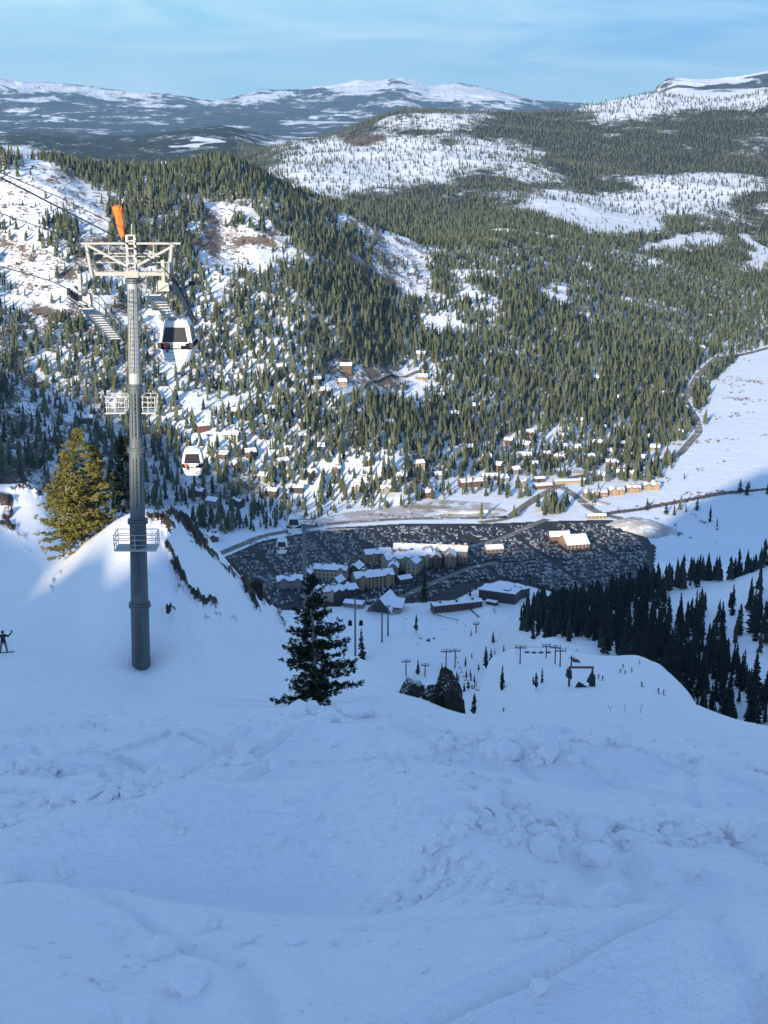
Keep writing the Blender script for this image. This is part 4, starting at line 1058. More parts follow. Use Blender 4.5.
def gable_roof(m, L_, D_, z, rise, over=.8, th=.7, cx=0., cy_=0., ax=0):
    """closed gable roof slab with snow, ridge along local x (ax=0) or y (ax=1)"""
    def P(a, b, c): return (cx+a, cy_+b, c) if ax == 0 else (cx-b, cy_+a, c)
    a, b = L_/2+over, D_/2+over; k = rise/(D_/2)*over
    lo = z-k
    e = [P(-a, -b, lo), P(a, -b, lo), P(a, b, lo), P(-a, b, lo)]; r = [P(-a, 0, z+rise), P(a, 0, z+rise)]
    e2 = [(p[0], p[1], p[2]+th) for p in e]; r2 = [(p[0], p[1], p[2]+th) for p in r]
    m.face([e2[0], e2[1], r2[1], r2[0]], 0); m.face([e2[2], e2[3], r2[0], r2[1]], 0)
    m.face([e[1], e[0], r[0], r[1]], 1); m.face([e[3], e[2], r[1], r[0]], 1)
    m.face([e[0], e[1], e2[1], e2[0]], 1); m.face([e[2], e[3], e2[3], e2[2]], 1)
    m.face([e[1], r[1], r2[1], e2[1]], 1); m.face([r[1], e[2], e2[2], r2[1]], 1); m.face([e[3], r[0], r2[0], e2[3]], 1); m.face([r[0], e[0], e2[0], r2[0]], 1)
def gable_wall(m, L_, D_, z, rise, cx=0., cy_=0., ax=0, mi=0):
    def P(a, b, c): return (cx+a, cy_+b, c) if ax == 0 else (cx-b, cy_+a, c)
    for s_ in (-1, 1):
        t = [P(s_*L_/2, -D_/2, z), P(s_*L_/2, D_/2, z), P(s_*L_/2, 0, z+rise)]
        m.face(t if s_ > 0 else t[::-1], mi)
def building(name, px, py, L_, D_, H_, rz, wall, label, cat='building', rise=3., floors=0, dormers=0, chimneys=0, rmin=1450, wstep=4.5, ws=(1.6, 1.5), flat=False, ends=True, zadd=0., faces=(-1, 1)):
    P = hit([(px, py, rmin)])[0]
    # py marks the foot of the near wall: the middle stands half a depth further in
    cx = P[0]+D_*.5*(-math.sin(rz))*.9; cyy = P[1]+D_*.5*math.cos(rz)*.9
    zz = min(height(cx+a*math.cos(rz)*L_/2-b*math.sin(rz)*D_/2, cyy+a*math.sin(rz)*L_/2+b*math.cos(rz)*D_/2) for a in (-1, 0, 1) for b in (-1, 0, 1))
    ztop = height(cx, cyy); sink = ztop-zz+1.0
    e = empty(name, (cx, cyy, ztop+zadd), label, cat, rz)
    FOOT.append((cx, cyy, L_/2, D_/2, rz)); NOTREE.append((cx, cyy, max(L_, D_)*.45+1.5))
    w = MB(); w.box((0, 0, (H_-sink)/2), (L_, D_, H_+sink)); r = MB()
    if flat:
        r.box((0, 0, H_+.45), (L_+1.2, D_+1.2, .9), m=1, mtop=0); r.box((L_*.2, 0, H_+1.4), (L_*.15, D_*.4, 1.2), m=1, mtop=0)
    else:
        gable_wall(w, L_, D_, H_, rise); gable_roof(r, L_, D_, H_, rise)
        rd = random.Random(int(px*7+py))
        for k in range(dormers):
            x = -L_/2+L_*(k+.5)/dormers+rd.uniform(-1, 1); dwm = min(9., L_/dormers*.75)
            for s_ in (-1, 1):
                if rd.random() < .18: continue
                dw = dwm*rd.uniform(.45, 1.0); up_ = rd.uniform(-.5, 1.8); out_ = rd.uniform(.6, 1.8)
                w.box((x, s_*(D_/2-1.2+out_/2+.1), H_/2+up_/2-.5), (dw, 2.4+out_, H_+up_+1.0)); gable_wall(w, D_*.5+out_+.6, dw, H_+up_, dw*.36, x, s_*(D_*.25+out_/2), 1)
                gable_roof(r, D_*.5+out_+.6, dw, H_+up_, dw*.36, .6, .6, x, s_*(D_*.25+out_/2), 1)
            if rd.random() < .35: w.box((x+dwm*.5, 0, H_+rise*.6), (3.2, 3.4, rise*1.5+2)); r.box((x+dwm*.5, 0, H_+rise*1.35+1.15), (3.8, 4.0, .3), m=1, mtop=0)
    w.build('wall', wall, e); ro = r.build('roof', [R_snow, R_edge], e)
    for k in range(chimneys):
        c = MB(); x = -L_/2+L_*(k+.5)/chimneys*1.0+rnd.uniform(-1, 1); hh = H_+rise+1.6; c.box((x, rnd.uniform(-.15, .15)*D_, hh-1.5), (1.5+L_*.012, 1.5+L_*.012, 4), m=0); c.build('chimney', [wall], ro)
    n = 0
    if floors:
        nx = max(1, int(L_/wstep)); wm = window_mesh(*ws)
        for f in range(floors):
            z = H_*(f+.55)/floors
            for i in range(nx):
                for s_ in faces:
                    if n >= 96: break
                    o = link('window', wm, e); n += 1
                    yy = D_/2+.02
                    if dormers:
                        u = (((-L_/2+L_*(i+.5)/nx)+L_/2)/(L_/dormers)) % 1.0
                        if abs(u-.5)*(L_/dormers) < 0: yy = D_/2+.72
                    o.location = (-L_/2+L_*(i+.5)/nx, s_*yy, z)
            for s_ in ((-1, 1) if ends else ()):
                for i in range(max(1, int(D_/6))):
                    if n >= 99: break
                    o = link('window', wm, e); n += 1; o.location = (s_*(L_/2+.02), -D_/2+D_*(i+.5)/max(1, int(D_/6)), z); o.rotation_euler = (0, 0, math.pi/2)
    return e
B = building
# village hotels
B('hotel', 410, 569, 62, 19, 15, .42, W_cream, 'cream hotel block with snowy gabled roofs in the middle of the village', 'hotel', 5.5, 4, 4, 3, ws=(1.7, 1.9))
B('hotel', 430, 562, 92, 20, 15, -.12, W_tan, 'long tan hotel wing with sunlit end wall at the back right of the village', 'hotel', 5, 4, 6, 4, ws=(1.7, 1.9))
B('hotel', 379, 562, 34, 18, 11, .3, W_tan, 'short tan hotel wing with wide snow roof at the back left of the village', 'hotel', 4, 3, 2, 1, ws=(1.7, 1.9))
B('hotel', 375, 588, 48, 18, 14, .35, W_tan, 'tan hotel with three gables just behind the glass fronted lift hall', 'hotel', 5.5, 4, 3, 2, ws=(1.7, 1.9))
B('hotel', 346, 601, 30, 18, 13, .45, W_dark, 'dark walled hotel wing left of the glass fronted lift hall', 'hotel', 4, 4, 3, 1, ws=(1.7, 1.9))
B('hotel', 322, 603, 34, 16, 13, .25, W_cream, 'cream walled hotel wing seen just right of the lone dark fir top', 'hotel', 4, 3, 3, 2, ws=(1.7, 1.9))
B('hotel', 330, 580, 40, 16, 13, -.2, W_cream, 'cream hotel wing with dark bay behind the top of the lone fir', 'hotel', 4, 3, 3, 2, ws=(1.7, 1.9))
B('hotel', 291, 588, 32, 18, 9, .2, W_grey, 'low snow covered building left of the thin far mast', 'hotel', 4, 2, 2, 1)
for px_, py_, l_, d_, h_, rz_, w_, lb_ in ((361, 575, 20, 13, 10, 1.25, W_brown, 'brown gable ended wing left of the middle hotel block'), (398, 575, 18, 12, 12, 1.5, W_tan, 'tan gable facing the ski slope at the left of the middle hotel block'), (418, 573, 18, 13, 14, 1.2, W_cream, 'tall cream gable facing the ski slope right of the middle hotel block'),
       (440, 566, 18, 13, 13, 1.6, W_brown, 'brown gable in front of the long tan hotel wing'), (312, 580, 18, 12, 10, 1.3, W_brown, 'brown gabled wing behind the thin far mast'), (342, 590, 16, 12, 11, 1.1, W_tan, 'tan gabled wing just above the low snow roofed shed'), (390, 580, 14, 10, 7, .9, W_brown, 'small brown gabled house behind the lift hall roof'), (455, 566, 14, 12, 14, 1.4, W_tan, 'tan tower like gable at the right end of the long tan hotel wing')):
    B('hotel', px_, py_, l_, d_, h_, rz_, w_, lb_, 'hotel', 5, 3, 0, 1, ws=(1.7, 1.7))
B('lodge', 406, 583, 16, 13, 5, .5, W_brown, 'small dark hut with one snow roof between the hotels and the tall sunlit pine', 'lodge', 3, 1)
B('lodge', 353, 608, 22, 14, 5, -.3, W_grey, 'low snow roofed shed tucked left of the lift hall', 'lodge', 2, 1)
B('brick_building', 458, 611, 58, 12, 8.5, .30, W_red, 'long red brown building with tall windows at the top of the beginner slope', 'building', 1.4, 1, 0, 3, ws=(2.0, 4.6), wstep=4.4)
B('annexe', 491, 605, 12, 7, 4, -.5, W_red, 'small red brown annexe at the right end of the long red building', 'building', 1., 1)
B('hotel', 497, 602, 44, 24, 12, -.42, W_dark, 'dark four storey block with white flat roof beside the wood', 'hotel', flat=True, floors=4, ws=(1.8, 1.5), wstep=4)
B('hotel', 519, 599, 30, 22, 10, .62, W_dark, 'right hand wing of the dark white roofed block, running back to the lot', 'hotel', flat=True, floors=3, ws=(1.8, 1.5), wstep=4)
B('low_building', 568, 601, 56, 14, 4.5, -.22, W_dark, 'long low dark building with snow roof just above the wood', 'building', 1.5, 1, 0, 1)
B('lodge', 578, 549, 30, 34, 6, .25, W_orange, 'sunlit tan lodge with a great white gable in the parked cars', 'lodge', 9, 2, ws=(2.2, 1.8))
B('lodge', 560, 541, 26, 16, 6, .1, W_brown, 'brown roofed wing behind the great white gabled lodge', 'lodge', 5, 0)
B('lodge', 495, 553, 22, 14, 5, .2, W_orange, 'small sunlit tan lodge alone between the car rows and the diagonal lane', 'lodge', 4, 1)
B('restaurant', 597, 519, 26, 12, 4, .1, W_tan, 'small tan kiosk with snow roof at the back right of the lot', 'building', 2, 1)
# the lift hall with the steep glass gable
def lift_hall():
    P = hit([(384, 612, 1450)])[0]; e = empty('lift_station', (P[0], P[1]+9, height(P[0], P[1]+9)), 'big steep white roofed lift hall with a dark glass gable', 'lift station', -.35)
    FOOT.append((P[0], P[1]+9, 22, 14, -.35))
    w = MB(); w.box((0, 3, 1.5), (30, 30, 5)); gable_wall(w, 30, 26, 4, 13, 0, 3, 1); w.build('wall', W_grey, e)
    r = MB(); gable_roof(r, 32, 26, 3, 14, 2.5, .9, 0, 3, 1); gable_roof(r, 17, 20, 5.5, 8, 1, .8, 14, 6, 0); r.build('roof', [R_snow, R_edge], e)
    g = MB(); g.face([(-10, -12.4, .6), (10, -12.4, .6), (10, -12.4, 6), (0, -12.4, 15.4), (-10, -12.4, 6)]); g.build('glass_front', GLASS, e)
    d = MB(); d.box((19, -6, 1.5), (6, 10, 5)); d.build('entrance_shed', W_grey, e)
lift_hall()
# townhouses in the sun
for i, (px, L_, lab) in enumerate(((596, 34, 'leftmost'), (617, 22, 'second'), (634, 20, 'third'), (652, 24, 'rightmost'))):
    B('townhouse_row', px, 498-i*2.6, L_, 13, 7.5, .16, W_orange if i < 3 else W_tan, lab+' block of the row of orange tan townhouses above the snowy meadow', 'townhouses', 2.2, 2, 3 if i == 0 else 2, 2, faces=(-1,))
# shops along the road
B('shop', 571, 474, 44, 16, 5, .1, W_grey, 'long grey shop with flat snowy roof behind the road junction', 'building', flat=True, floors=1)
B('shop', 571, 484, 50, 14, 4.5, .18, W_tan, 'long low building with wide snow roof nearest the road junction', 'building', 1.5)
B('shop', 544, 489, 26, 14, 5, .3, W_brown, 'brown snow roofed shop left of the road at the junction', 'building', 2, 1)
B('shop', 540, 482, 16, 12, 5, .2, W_dark, 'dark little building right behind the brown shop at the junction', 'building', 2)
B('lodge', 474, 487, 40, 16, 8, .35, W_red, 'large red brown lodge among pines at the foot of the wooded hill', 'lodge', 3, 2, 0, 1)
B('lodge', 490, 480, 24, 14, 6, .1, W_grey, 'grey snow roofed house behind the large red brown lodge', 'lodge', 3, 1)
# houses on the wooded hill: pixel of the foot, width, wall, label
HOUSES = [(316, 384, 24, W_brown, 'brown chalet with snow roof left of the hill clearing'), (325, 396, 24, W_red, 'dark red chalet at the lower left corner of the hill clearing'), (343, 386, 18, W_tan, 'tan house in the middle left of the hill clearing'), (346, 371, 26, W_brown, 'broad roofed house at the top of the hill clearing'),
          (423, 380, 24, W_tan, 'tall tan house at the right end of the hill clearing'), (419, 358, 30, W_grey, 'flat looking snow roofed house above the tan house on the hill'), (454, 418, 20, W_red, 'red brown house in dense pines right of the clearing'), (475, 410, 18, W_brown, 'brown house high in dense pines right of the clearing'),
          (237, 416, 22, W_brown, 'brown chalet on the snowy slope below and right of the upper cabin'), (204, 432, 26, W_red, 'red brown chalet directly above the second cabin'), (230, 440, 34, W_cream, 'wide pale house with snow roof right of the second cabin'), (303, 428, 14, W_brown, 'small brown house deep in the pines at mid foot of the hill'),
          (303, 441, 18, W_grey, 'grey house below the small brown house in the pines'), (282, 372, 22, W_grey, 'grey house left of the clearing under tall pines'), (389, 428, 20, W_grey, 'grey house under the middle of the dense pines'), (419, 469, 26, W_cream, 'pale snow roofed villa among the pines above the dirt flat'),
          (358, 492, 30, W_tan, 'large snow roofed house standing at the edge of the shade above the road'), (284, 467, 24, W_grey, 'snow roofed house in the shaded pines, nearest to the third cabin above'), (251, 459, 22, W_brown, 'brown chalet in shade with a snowy yard right of the second cabin'), (223, 459, 18, W_red, 'red brown hut in the shade just right of the second cabin'),
          (296, 493, 28, W_dark, 'dark long house at the edge of the dirt flat'), (368, 466, 16, W_brown, 'brown house in a gap of the pines left of the pale villa'), (442, 400, 20, W_brown, 'brown house just right of the tall tan house'), (272, 414, 16, W_red, 'red hut on the snowy slope between two brown chalets'),
          (235, 506, 24, W_dark, 'dark chalet at the hill foot in full shade'), (211, 507, 24, W_grey, 'grey chalet beside the dark chalet at the hill foot'), (271, 497, 22, W_brown, 'brown house in shade left of the dark long house'), (287, 455, 16, W_cream, 'small pale house at the shade line'), (313, 478, 18, W_brown, 'brown house under the last sunlit pines left of the dirt flat'),
          (198, 497, 20, W_brown, 'brown chalet just right of the gondola mast, low on the hill'), (213, 542, 20, W_red, 'red hut by the creek above the left end of the lot'), (86, 424, 26, W_red, 'red brown A frame cabin above the sunlit fir'), (320, 452, 18, W_grey, 'grey hut in the pines straight above the third cabin'),
          (595, 382, 26, W_grey, 'snow roofed house in a gap high in the right hand forest'), (616, 388, 22, W_brown, 'upper one of two houses stacked in a forest gap'), (616, 402, 22, W_cream, 'lower pale one of two houses stacked in a forest gap'), (663, 397, 24, W_tan, 'tan house in the forest near the meadow bend'),
          (626, 432, 28, W_grey, 'snow roofed house in the pines left of the road bend'), (702, 351, 22, W_cream, 'pale house at the top end of the meadow'), (710, 319, 18, W_grey, 'grey house high in the trees above the meadow'), (530, 436, 18, W_brown, 'brown house in forest above the road junction'), (562, 450, 24, W_grey, 'grey house above the shops'),
          (581, 425, 18, W_cream, 'small pale house in the forest middle right'), (679, 436, 20, W_brown, 'brown house tucked against the road bend'), (655, 451, 22, W_grey, 'grey house on the inner side of the road'), (636, 478, 24, W_tan, 'tan house behind the townhouses'), (612, 467, 26, W_brown, 'brown house left of the tan house behind the townhouses'),
          (525, 460, 26, W_cream, 'pale house on the bright snowy ground behind the shops'), (508, 445, 18, W_red, 'red house at the forest edge behind the shops'), (597, 446, 20, W_red, 'red brown house in the loose pines over the road'), (470, 452, 18, W_brown, 'brown house in dense pines above the red brown lodge'), (505, 482, 18, W_cream, 'pale hut between the red brown lodge and the shops'),
          (640, 462, 18, W_dark, 'dark house beside the road below the grey house'), (560, 462, 22, W_brown, 'brown house straight behind the long grey shop'), (430, 498, 18, W_brown, 'brown hut at the foot of the hill above the cut bank')]
HOUSES += [(488, 462, 20, W_tan, 'tan house behind the pale hut, in the loose pines'), (497, 470, 16, W_brown, 'brown hut up the slope from the pale hut'), (517, 474, 18, W_grey, 'grey house between the brown shop and the red brown lodge'), (523, 488, 22, W_grey, 'wide grey house left of the junction, next to the main road'), (534, 468, 18, W_brown, 'brown house behind the dark little building at the junction'),
           (548, 458, 16, W_red, 'dark red house in the pines, up behind the junction'), (566, 440, 18, W_grey, 'grey hut far up in the loose pines over the shops'), (577, 452, 20, W_tan, 'tan house uphill of the long grey shop'), (590, 461, 22, W_brown, 'brown house by the road, right of the long grey shop'), (603, 431, 16, W_grey, 'grey hut at the forest edge, top of the loose pines'),
           (611, 455, 20, W_cream, 'pale house in the middle of the loose pines over the road'), (622, 448, 18, W_brown, 'brown house right of the pale house in the loose pines'), (630, 459, 16, W_grey, 'small grey house near the road, below the brown house'), (646, 440, 18, W_red, 'red house in the pines of the inner road bend'), (664, 442, 16, W_tan, 'tan hut squeezed between pines at the inner road bend'),
           (670, 425, 18, W_grey, 'grey house in the pines above the inner road bend'), (686, 412, 16, W_brown, 'brown hut where the forest meets the road'), (600, 480, 18, W_cream, 'pale hut on the open snow left of the townhouses'), (620, 476, 16, W_brown, 'brown hut on the open snow behind the townhouses'), (526, 449, 16, W_grey, 'grey hut on the bright snow behind the pale house'),
           (440, 480, 18, W_grey, 'grey chalet at the hill foot left of the red brown lodge'), (402, 482, 18, W_brown, 'brown chalet at the hill foot left of the pale villa'), (386, 494, 20, W_grey, 'grey chalet by the dirt flat, right of the large snow roofed house'), (336, 474, 18, W_brown, 'brown chalet above the large snow roofed house'), (262, 482, 18, W_grey, 'grey chalet low in the shaded pines'), (238, 470, 18, W_brown, 'brown chalet right below the second cabin')]
for i, (px, py, wd, wl, lab) in enumerate(HOUSES):
    rr_ = random.Random(i+50)
    B('chalet', px, py, wd*.72, 10+rr_.uniform(0, 4), 5.5+rr_.uniform(0, 2.5), rr_.uniform(-.6, .6), wl, lab, 'house', 3.2+rr_.uniform(0, 1.5), 2, 1 if rr_.random() < .4 else 0, 1, rmin=1850, wstep=5, ws=(1.6, 1.4))
for Q in (r1, r2, r3, r5):
    for x_, y_ in Q[::1]: NOTREE.append((x_, y_, 9))

# ------------------------------------------------------------------ parked cars
def paint(name, c): 
    q = NT(name); return q.fin(c, .3, spec=.5)
PAINT = [('silver', (.42, .43, .45)), ('white', (.72, .73, .74)), ('black', (.012, .012, .014)), ('dark grey', (.06, .062, .068)), ('dark blue', (.02, .035, .09)), ('red', (.32, .02, .02))]
PM = [paint(n_.replace(' ', '_')+'_car_paint', c_) for n_, c_ in PAINT]; TYRE = plain('tyre_rubber', (.02, .02, .02), .9)
def car_mesh(pm, full=True, suv=False):
    m = MB(); h = 1.75 if suv else 1.45; hb = h*.56
    m.box((0, 0, .30+(hb-.30)/2), (4.6, 1.82, hb-.30), m=0, top=(.97, .94)); m.box((-.25, 0, (hb+h)/2), (3.1 if suv else 2.7, 1.66, h-hb), m=1, top=(.72, .84), mtop=0)
    if full:
        for x in (-1.4, 1.4):
            for y in (-.78, .78): m.disc((x, y, .32), .32, .22, 'y', 8, 2)
    return m.mesh('parked_car', [pm, GLASS, TYRE])
FOOTR = [np.concatenate([r_, [[0, 0]]])[:-1] for r_ in (r4,)]
ang = .30
xs = np.arange(-420, 420, 2.6); rows = []; v = -330
while v < 330: rows += [v, v+5.3]; v += 14.6
cx0, cy0 = LOT.mean(0)
U, Vv = np.meshgrid(xs, rows); U = U.ravel(); Vv = Vv.ravel()
U = U+rs.uniform(-.25, .25, len(U)); Vv = Vv+rs.uniform(-.3, .3, len(Vv))
cx_ = cx0+U*math.cos(ang)-Vv*math.sin(ang); cy_ = cy0+U*math.sin(ang)+Vv*math.cos(ang)
LOTIN = world_poly([(228, 559), (264, 544), (330, 531), (400, 527), (480, 527), (560, 524), (608, 524), (634, 536), (646, 550), (646, 566), (640, 588), (600, 598), (545, 588), (500, 578), (478, 582), (455, 585), (430, 598), (345, 604), (264, 606)])
k = inside(LOTIN, cx_, cy_) & ~in_foot(cx_, cy_, 3.5) & (rs.uniform(0, 1, len(U)) < .95)
for Q in (r4, r6):
    for x_, y_ in Q: k &= (cx_-x_)**2+(cy_-y_)**2 > 64
k &= ~((np.mod(U, 85) < 8))
k &= fbm(cx_/45, cy_/45, 2, 505) > -.5
cx_, cy_ = cx_[k], cy_[k]; cz_ = terrain_z(cx_, cy_)+.28
col_i = rs.choice(6, len(cx_), p=[.17, .16, .29, .25, .10, .03]); order = np.argsort(np.hypot(cx_, cy_)+rs.uniform(0, 1, len(cx_)))
vis = np.array([i for i in order if seen(np.array([cx_[i]]), np.array([cy_[i]]), np.array([cz_[i]+1.5]), 0, .985)[0]])
print('cars', len(cx_), len(vis))
CM = [[car_mesh(p_, True, s_) for s_ in (False, True)] for p_ in PM]
for i in vis[:300]:
    o = link('parked_car', CM[col_i[i]][rnd.randrange(2)], label=PAINT[col_i[i]][0]+' car parked in the rows nearest the hotels and the ski slope', cat='car', group=PAINT[col_i[i]][0]+' cars in the near rows')
    o.location = (cx_[i], cy_[i], cz_[i]); o.rotation_euler = (0, 0, ang+math.pi/2+(math.pi if rnd.random() < .5 else 0)+rnd.uniform(-.04, .04))
rest = np.array(vis[300:]); V, Fc, Mi = [], [], []; off = 0
for ci in range(6):
    me = car_mesh(PM[ci], False, ci % 2 == 0); pv = np.array([v_.co[:] for v_ in me.vertices]); pf = np.array([list(p_.vertices) for p_ in me.polygons]); pm_ = np.array([p_.material_index for p_ in me.polygons])
    idx = rest[col_i[rest] == ci]; a = ang+math.pi/2+rs.uniform(-.04, .04, len(idx))+math.pi*rs.randint(0, 2, len(idx)); c, s_ = np.cos(a)[:, None], np.sin(a)[:, None]
    X = pv[None, :, 0]*c-pv[None, :, 1]*s_+cx_[idx, None]; Y = pv[None, :, 0]*s_+pv[None, :, 1]*c+cy_[idx, None]; Z = pv[None, :, 2]+cz_[idx, None]
    V.append(np.stack([X, Y, Z], -1).reshape(-1, 3)); Fc.append((pf[None]+(np.arange(len(idx))*len(pv))[:, None, None]+off).reshape(-1, 4)); off += len(idx)*len(pv)
    Mi.append(np.tile(np.where(pm_ == 1, 6, ci), len(idx)))
link('rows_of_cars', mesh_from('rows_of_cars', np.concatenate(V), np.concatenate(Fc), PM+[GLASS], np.concatenate(Mi), False), kind='stuff', label='thousands of parked cars in close rows filling the valley lot')
print('valley', time.time()-T0)
FP = forest_points()
FARP = far_points()
low = [low_conifer(40+k, 4 if k % 2 else 3, 5, .175) for k in range(10)]
lowf = [low_conifer(80+k, 2, 4, .20) for k in range(4)]
link('conifer_forest', scatter_mesh('conifer_forest', low, FP[:, :3], FP[:, 3], rs.uniform(.75, 1.4, len(FP)), [M_forest], 3), kind='stuff', label='olive green conifer forest covering the middle hill and its foot')
link('distant_forest', scatter_mesh('distant_forest', lowf, FARP[:, :3], FARP[:, 3], rs.uniform(.8, 1.3, len(FARP)), [M_forest_far], 4), kind='stuff', label='tiny dark conifers speckling the snowy hills behind the middle hill')
print('forest built', time.time()-T0)

def bush_protos():
    out = []
    for s_ in range(4):
        r_ = random.Random(700+s_); V, Fc = [], []
        for k in range(12):
            a = r_.uniform(0, 6.28); l = r_.uniform(.4, 1); b = len(V); w = .10
            V += [(0, 0, 0), (math.cos(a)*l*.6-w, math.sin(a)*l*.6, r_.uniform(.3, .7)), (math.cos(a)*l, math.sin(a)*l, r_.uniform(.5, 1)), (math.cos(a)*l*.6+w, math.sin(a)*l*.6, .25)]; Fc += [(b, b+1, b+2), (b, b+2, b+3)]
        out.append((np.array(V), np.array(Fc)))
    return out
M_brush = foliage_mat('bare_brown_brush', (.05, .035, .025), (.20, .14, .10), .5)
BR = [(700, 372, 30, 6, -.2, .8), (720, 385, 40, 10, 0, .5), (690, 405, 8, 20, 0, .8), (700, 420, 14, 8, 0, .7), (735, 415, 30, 2.5, -.1, .7), (650, 506, 50, 3, -.15, 1.2), (720, 493, 40, 2.5, -.05, 1.2), (700, 520, 26, 4, .5, .6), (655, 520, 20, 4, .9, .8), (330, 536, 60, 3, .1, 1.0), (250, 548, 40, 5, -.4, .8), (440, 516, 90, 3, 0, .9), (560, 490, 40, 10, 0, .45), (640, 480, 40, 8, 0, .45), (740, 360, 30, 3, -.1, .5), (745, 400, 40, 2, .05, .9), (725, 440, 60, 1.6, -.1, .9), (700, 470, 60, 2, -.3, .7), (745, 380, 30, 1.5, .2, .9), (675, 530, 12, 6, .8, 1.0), (700, 540, 30, 2, .2, .9)]
x, y = grid_points(1750, 3600, 6.0); z = terrain_z(x, y); m = z < VALLEY+3; x, y, z = x[m], y[m], z[m]
px, py = proj(x, y, z); w = patches(px, py, BR)+fbm(x/30, y/30, 3, 811)*.7
k = (rs.uniform(0, 1, len(x)) < sstep(.35, 1.2, w)*.6) & clear_of(x, y) & ~inside(LOT, x, y)
me = scatter_mesh('brush', bush_protos(), np.stack([x, y, z+.3], 1)[k], rs.uniform(1.2, 3.4, k.sum()), rs.uniform(.9, 1.8, k.sum()), [M_brush], 12)
link('brush', me, kind='stuff', label='brown leafless brush along the creek and over the meadow'); print('brush', k.sum())
# scree and shrubs that break up the open snow of the middle hill
x, y = grid_points(1950, 3600, 9.0); z = terrain_z(x, y); px, py = proj_warp(x, y, z)
o = patches(px, py, OPEN)+patches(px, py, CLIFF)*.6; w = o*.5+fbm(x/24, y/24, 3, 821)*.9
k = (z > VALLEY+12) & (rs.uniform(0, 1, len(x)) < sstep(.25, .9, w)*.65) & clear_of(x, y) & seen(x, y, z+3, .001)
me = scatter_mesh('shrubs_and_stones', bush_protos(), np.stack([x, y, z+.2], 1)[k], rs.uniform(1.5, 5.0, k.sum()), rs.uniform(.8, 1.6, k.sum()), [M_brush], 13)
link('shrubs_and_stones', me, kind='stuff', label='brown shrubs and stones dotting the open snow of the middle hill'); print('shrub', k.sum())
# ------------------------------------------------------------------ gondola line
M_galv = plain('galvanised_steel', (.11, .13, .135), .55, .3, .3, 1.0)
M_galv_l = plain('pale_galvanised_steel', (.42, .42, .40), .55, .25, .12, 3.0)
M_cream = plain('sunlit_cream_steel', (.33, .325, .30), .5, var=.2)  # mast head steel, its warm sunlight put into a paler colour
M_blk = plain('black_rubber', (.02, .02, .022), .7)
M_rope = plain('steel_rope', (.05, .05, .05), .5, .4)
M_white = plain('white_cabin_shell', (.74, .73, .69), .35, var=.05, spec=.5)
M_glass = plain('smoked_cabin_glass', (.03, .028, .032), .10, var=.4, scale=1.5, spec=.45)
M_belt = plain('black_cabin_belt', (.010, .009, .010), .7, spec=.1)
M_orange = plain('orange_windsock_cloth', (.85, .16, .02), .7, var=.12, scale=3)
M_emblem = plain('red_orange_emblem', (.72, .07, .02), .5)
M_letter = plain('white_lettering', (.85, .85, .85), .5)
RIGHT = [(-40, 12.5), (0, 6.2), (30, 1.4), (53, -2.1), (80, -6.9), (97, -10.4), (101, -11.5), (106, -13.5), (110, -15.4), (125, -20.7), (160, -33.3), (200, -48.6), (245, -66.5), (290, -84.5), (320, -96.0), (335, -103), (400, -140), (560, -215)]
LEFT = [(-40, 10.5), (0, 4.6), (30, -.2), (79, -8.1), (97, -11.3), (101, -12.4), (106, -14.3), (110, -15.9), (119, -18.2), (140, -25.7), (161, -35.6), (200, -49.8), (245, -66.9), (285, -82.5), (320, -96.0), (335, -103), (400, -140), (560, -215)]
def rope_z(tab, y): return float(np.interp(y, [a for a, _ in tab], [b for _, b in tab]))
XR, XL = -14.1, -20.9
def rope_pts(tab, x, y0=-40, y1=560):
    ys = np.arange(y0, y1, 3.0); z = np.array([rope_z(tab, y) for y in ys])
    for _ in range(3): z[1:-1] = .25*z[:-2]+.5*z[1:-1]+.25*z[2:]
    return [(x+ (1.2 if x < -18 else -1.2)*max(0, (y-110)/210) if y < 320 else x+(1.2 if x < -18 else -1.2), y, zz) for y, zz in zip(ys, z)]
for tab, x, lab in ((RIGHT, XR, 'thick black haul rope on the right side of the gondola mast, with the nearest cabin'), (LEFT, XL, 'thick black haul rope on the left side of the gondola mast')):
    MB().path(rope_pts(tab, x), .07, 0, 5).build('haul_rope', M_rope, smooth=True, label=lab, cat='cable')
MB().path([(-17.3, y, z) for y, z in ((-40, 12), (0, 5.3), (62, -2.0), (80, -4.7), (99.5, -7.9))], .035, 0, 4).build('signal_cable', M_rope, label='thin signal cable running from the upper left to the top of the gondola mast', cat='cable')
MB().path([(-18.6, y, z) for y, z in ((-40, 7), (0, 2.2), (70, -4.6), (85, -7.0), (100.5, -10.4))], .035, 0, 4).build('signal_cable', M_rope, label='second thin cable, lower, running from the left edge to the mast head', cat='cable')
bx_, by_, _ = pix(141, 662, 102); bz = pix(141, 662, 102)[2]+.4
tilt = .62
TW = empty('gondola_tower', (bx_, by_, bz-.6), 'tall grey sectional steel gondola mast standing in the snow with ladders and platforms', 'lift tower')
Hh = -11.0-bz+.6     # height of the lower cross beam above base
def tx(z): return tilt*z/Hh
secs = [(-.05, .165, 1.36, 1.32), (.165, .386, 1.26, 1.18), (.386, .57, 1.08, 1.0), (.57, .73, .92, .86), (.73, .985, .80, .72)]
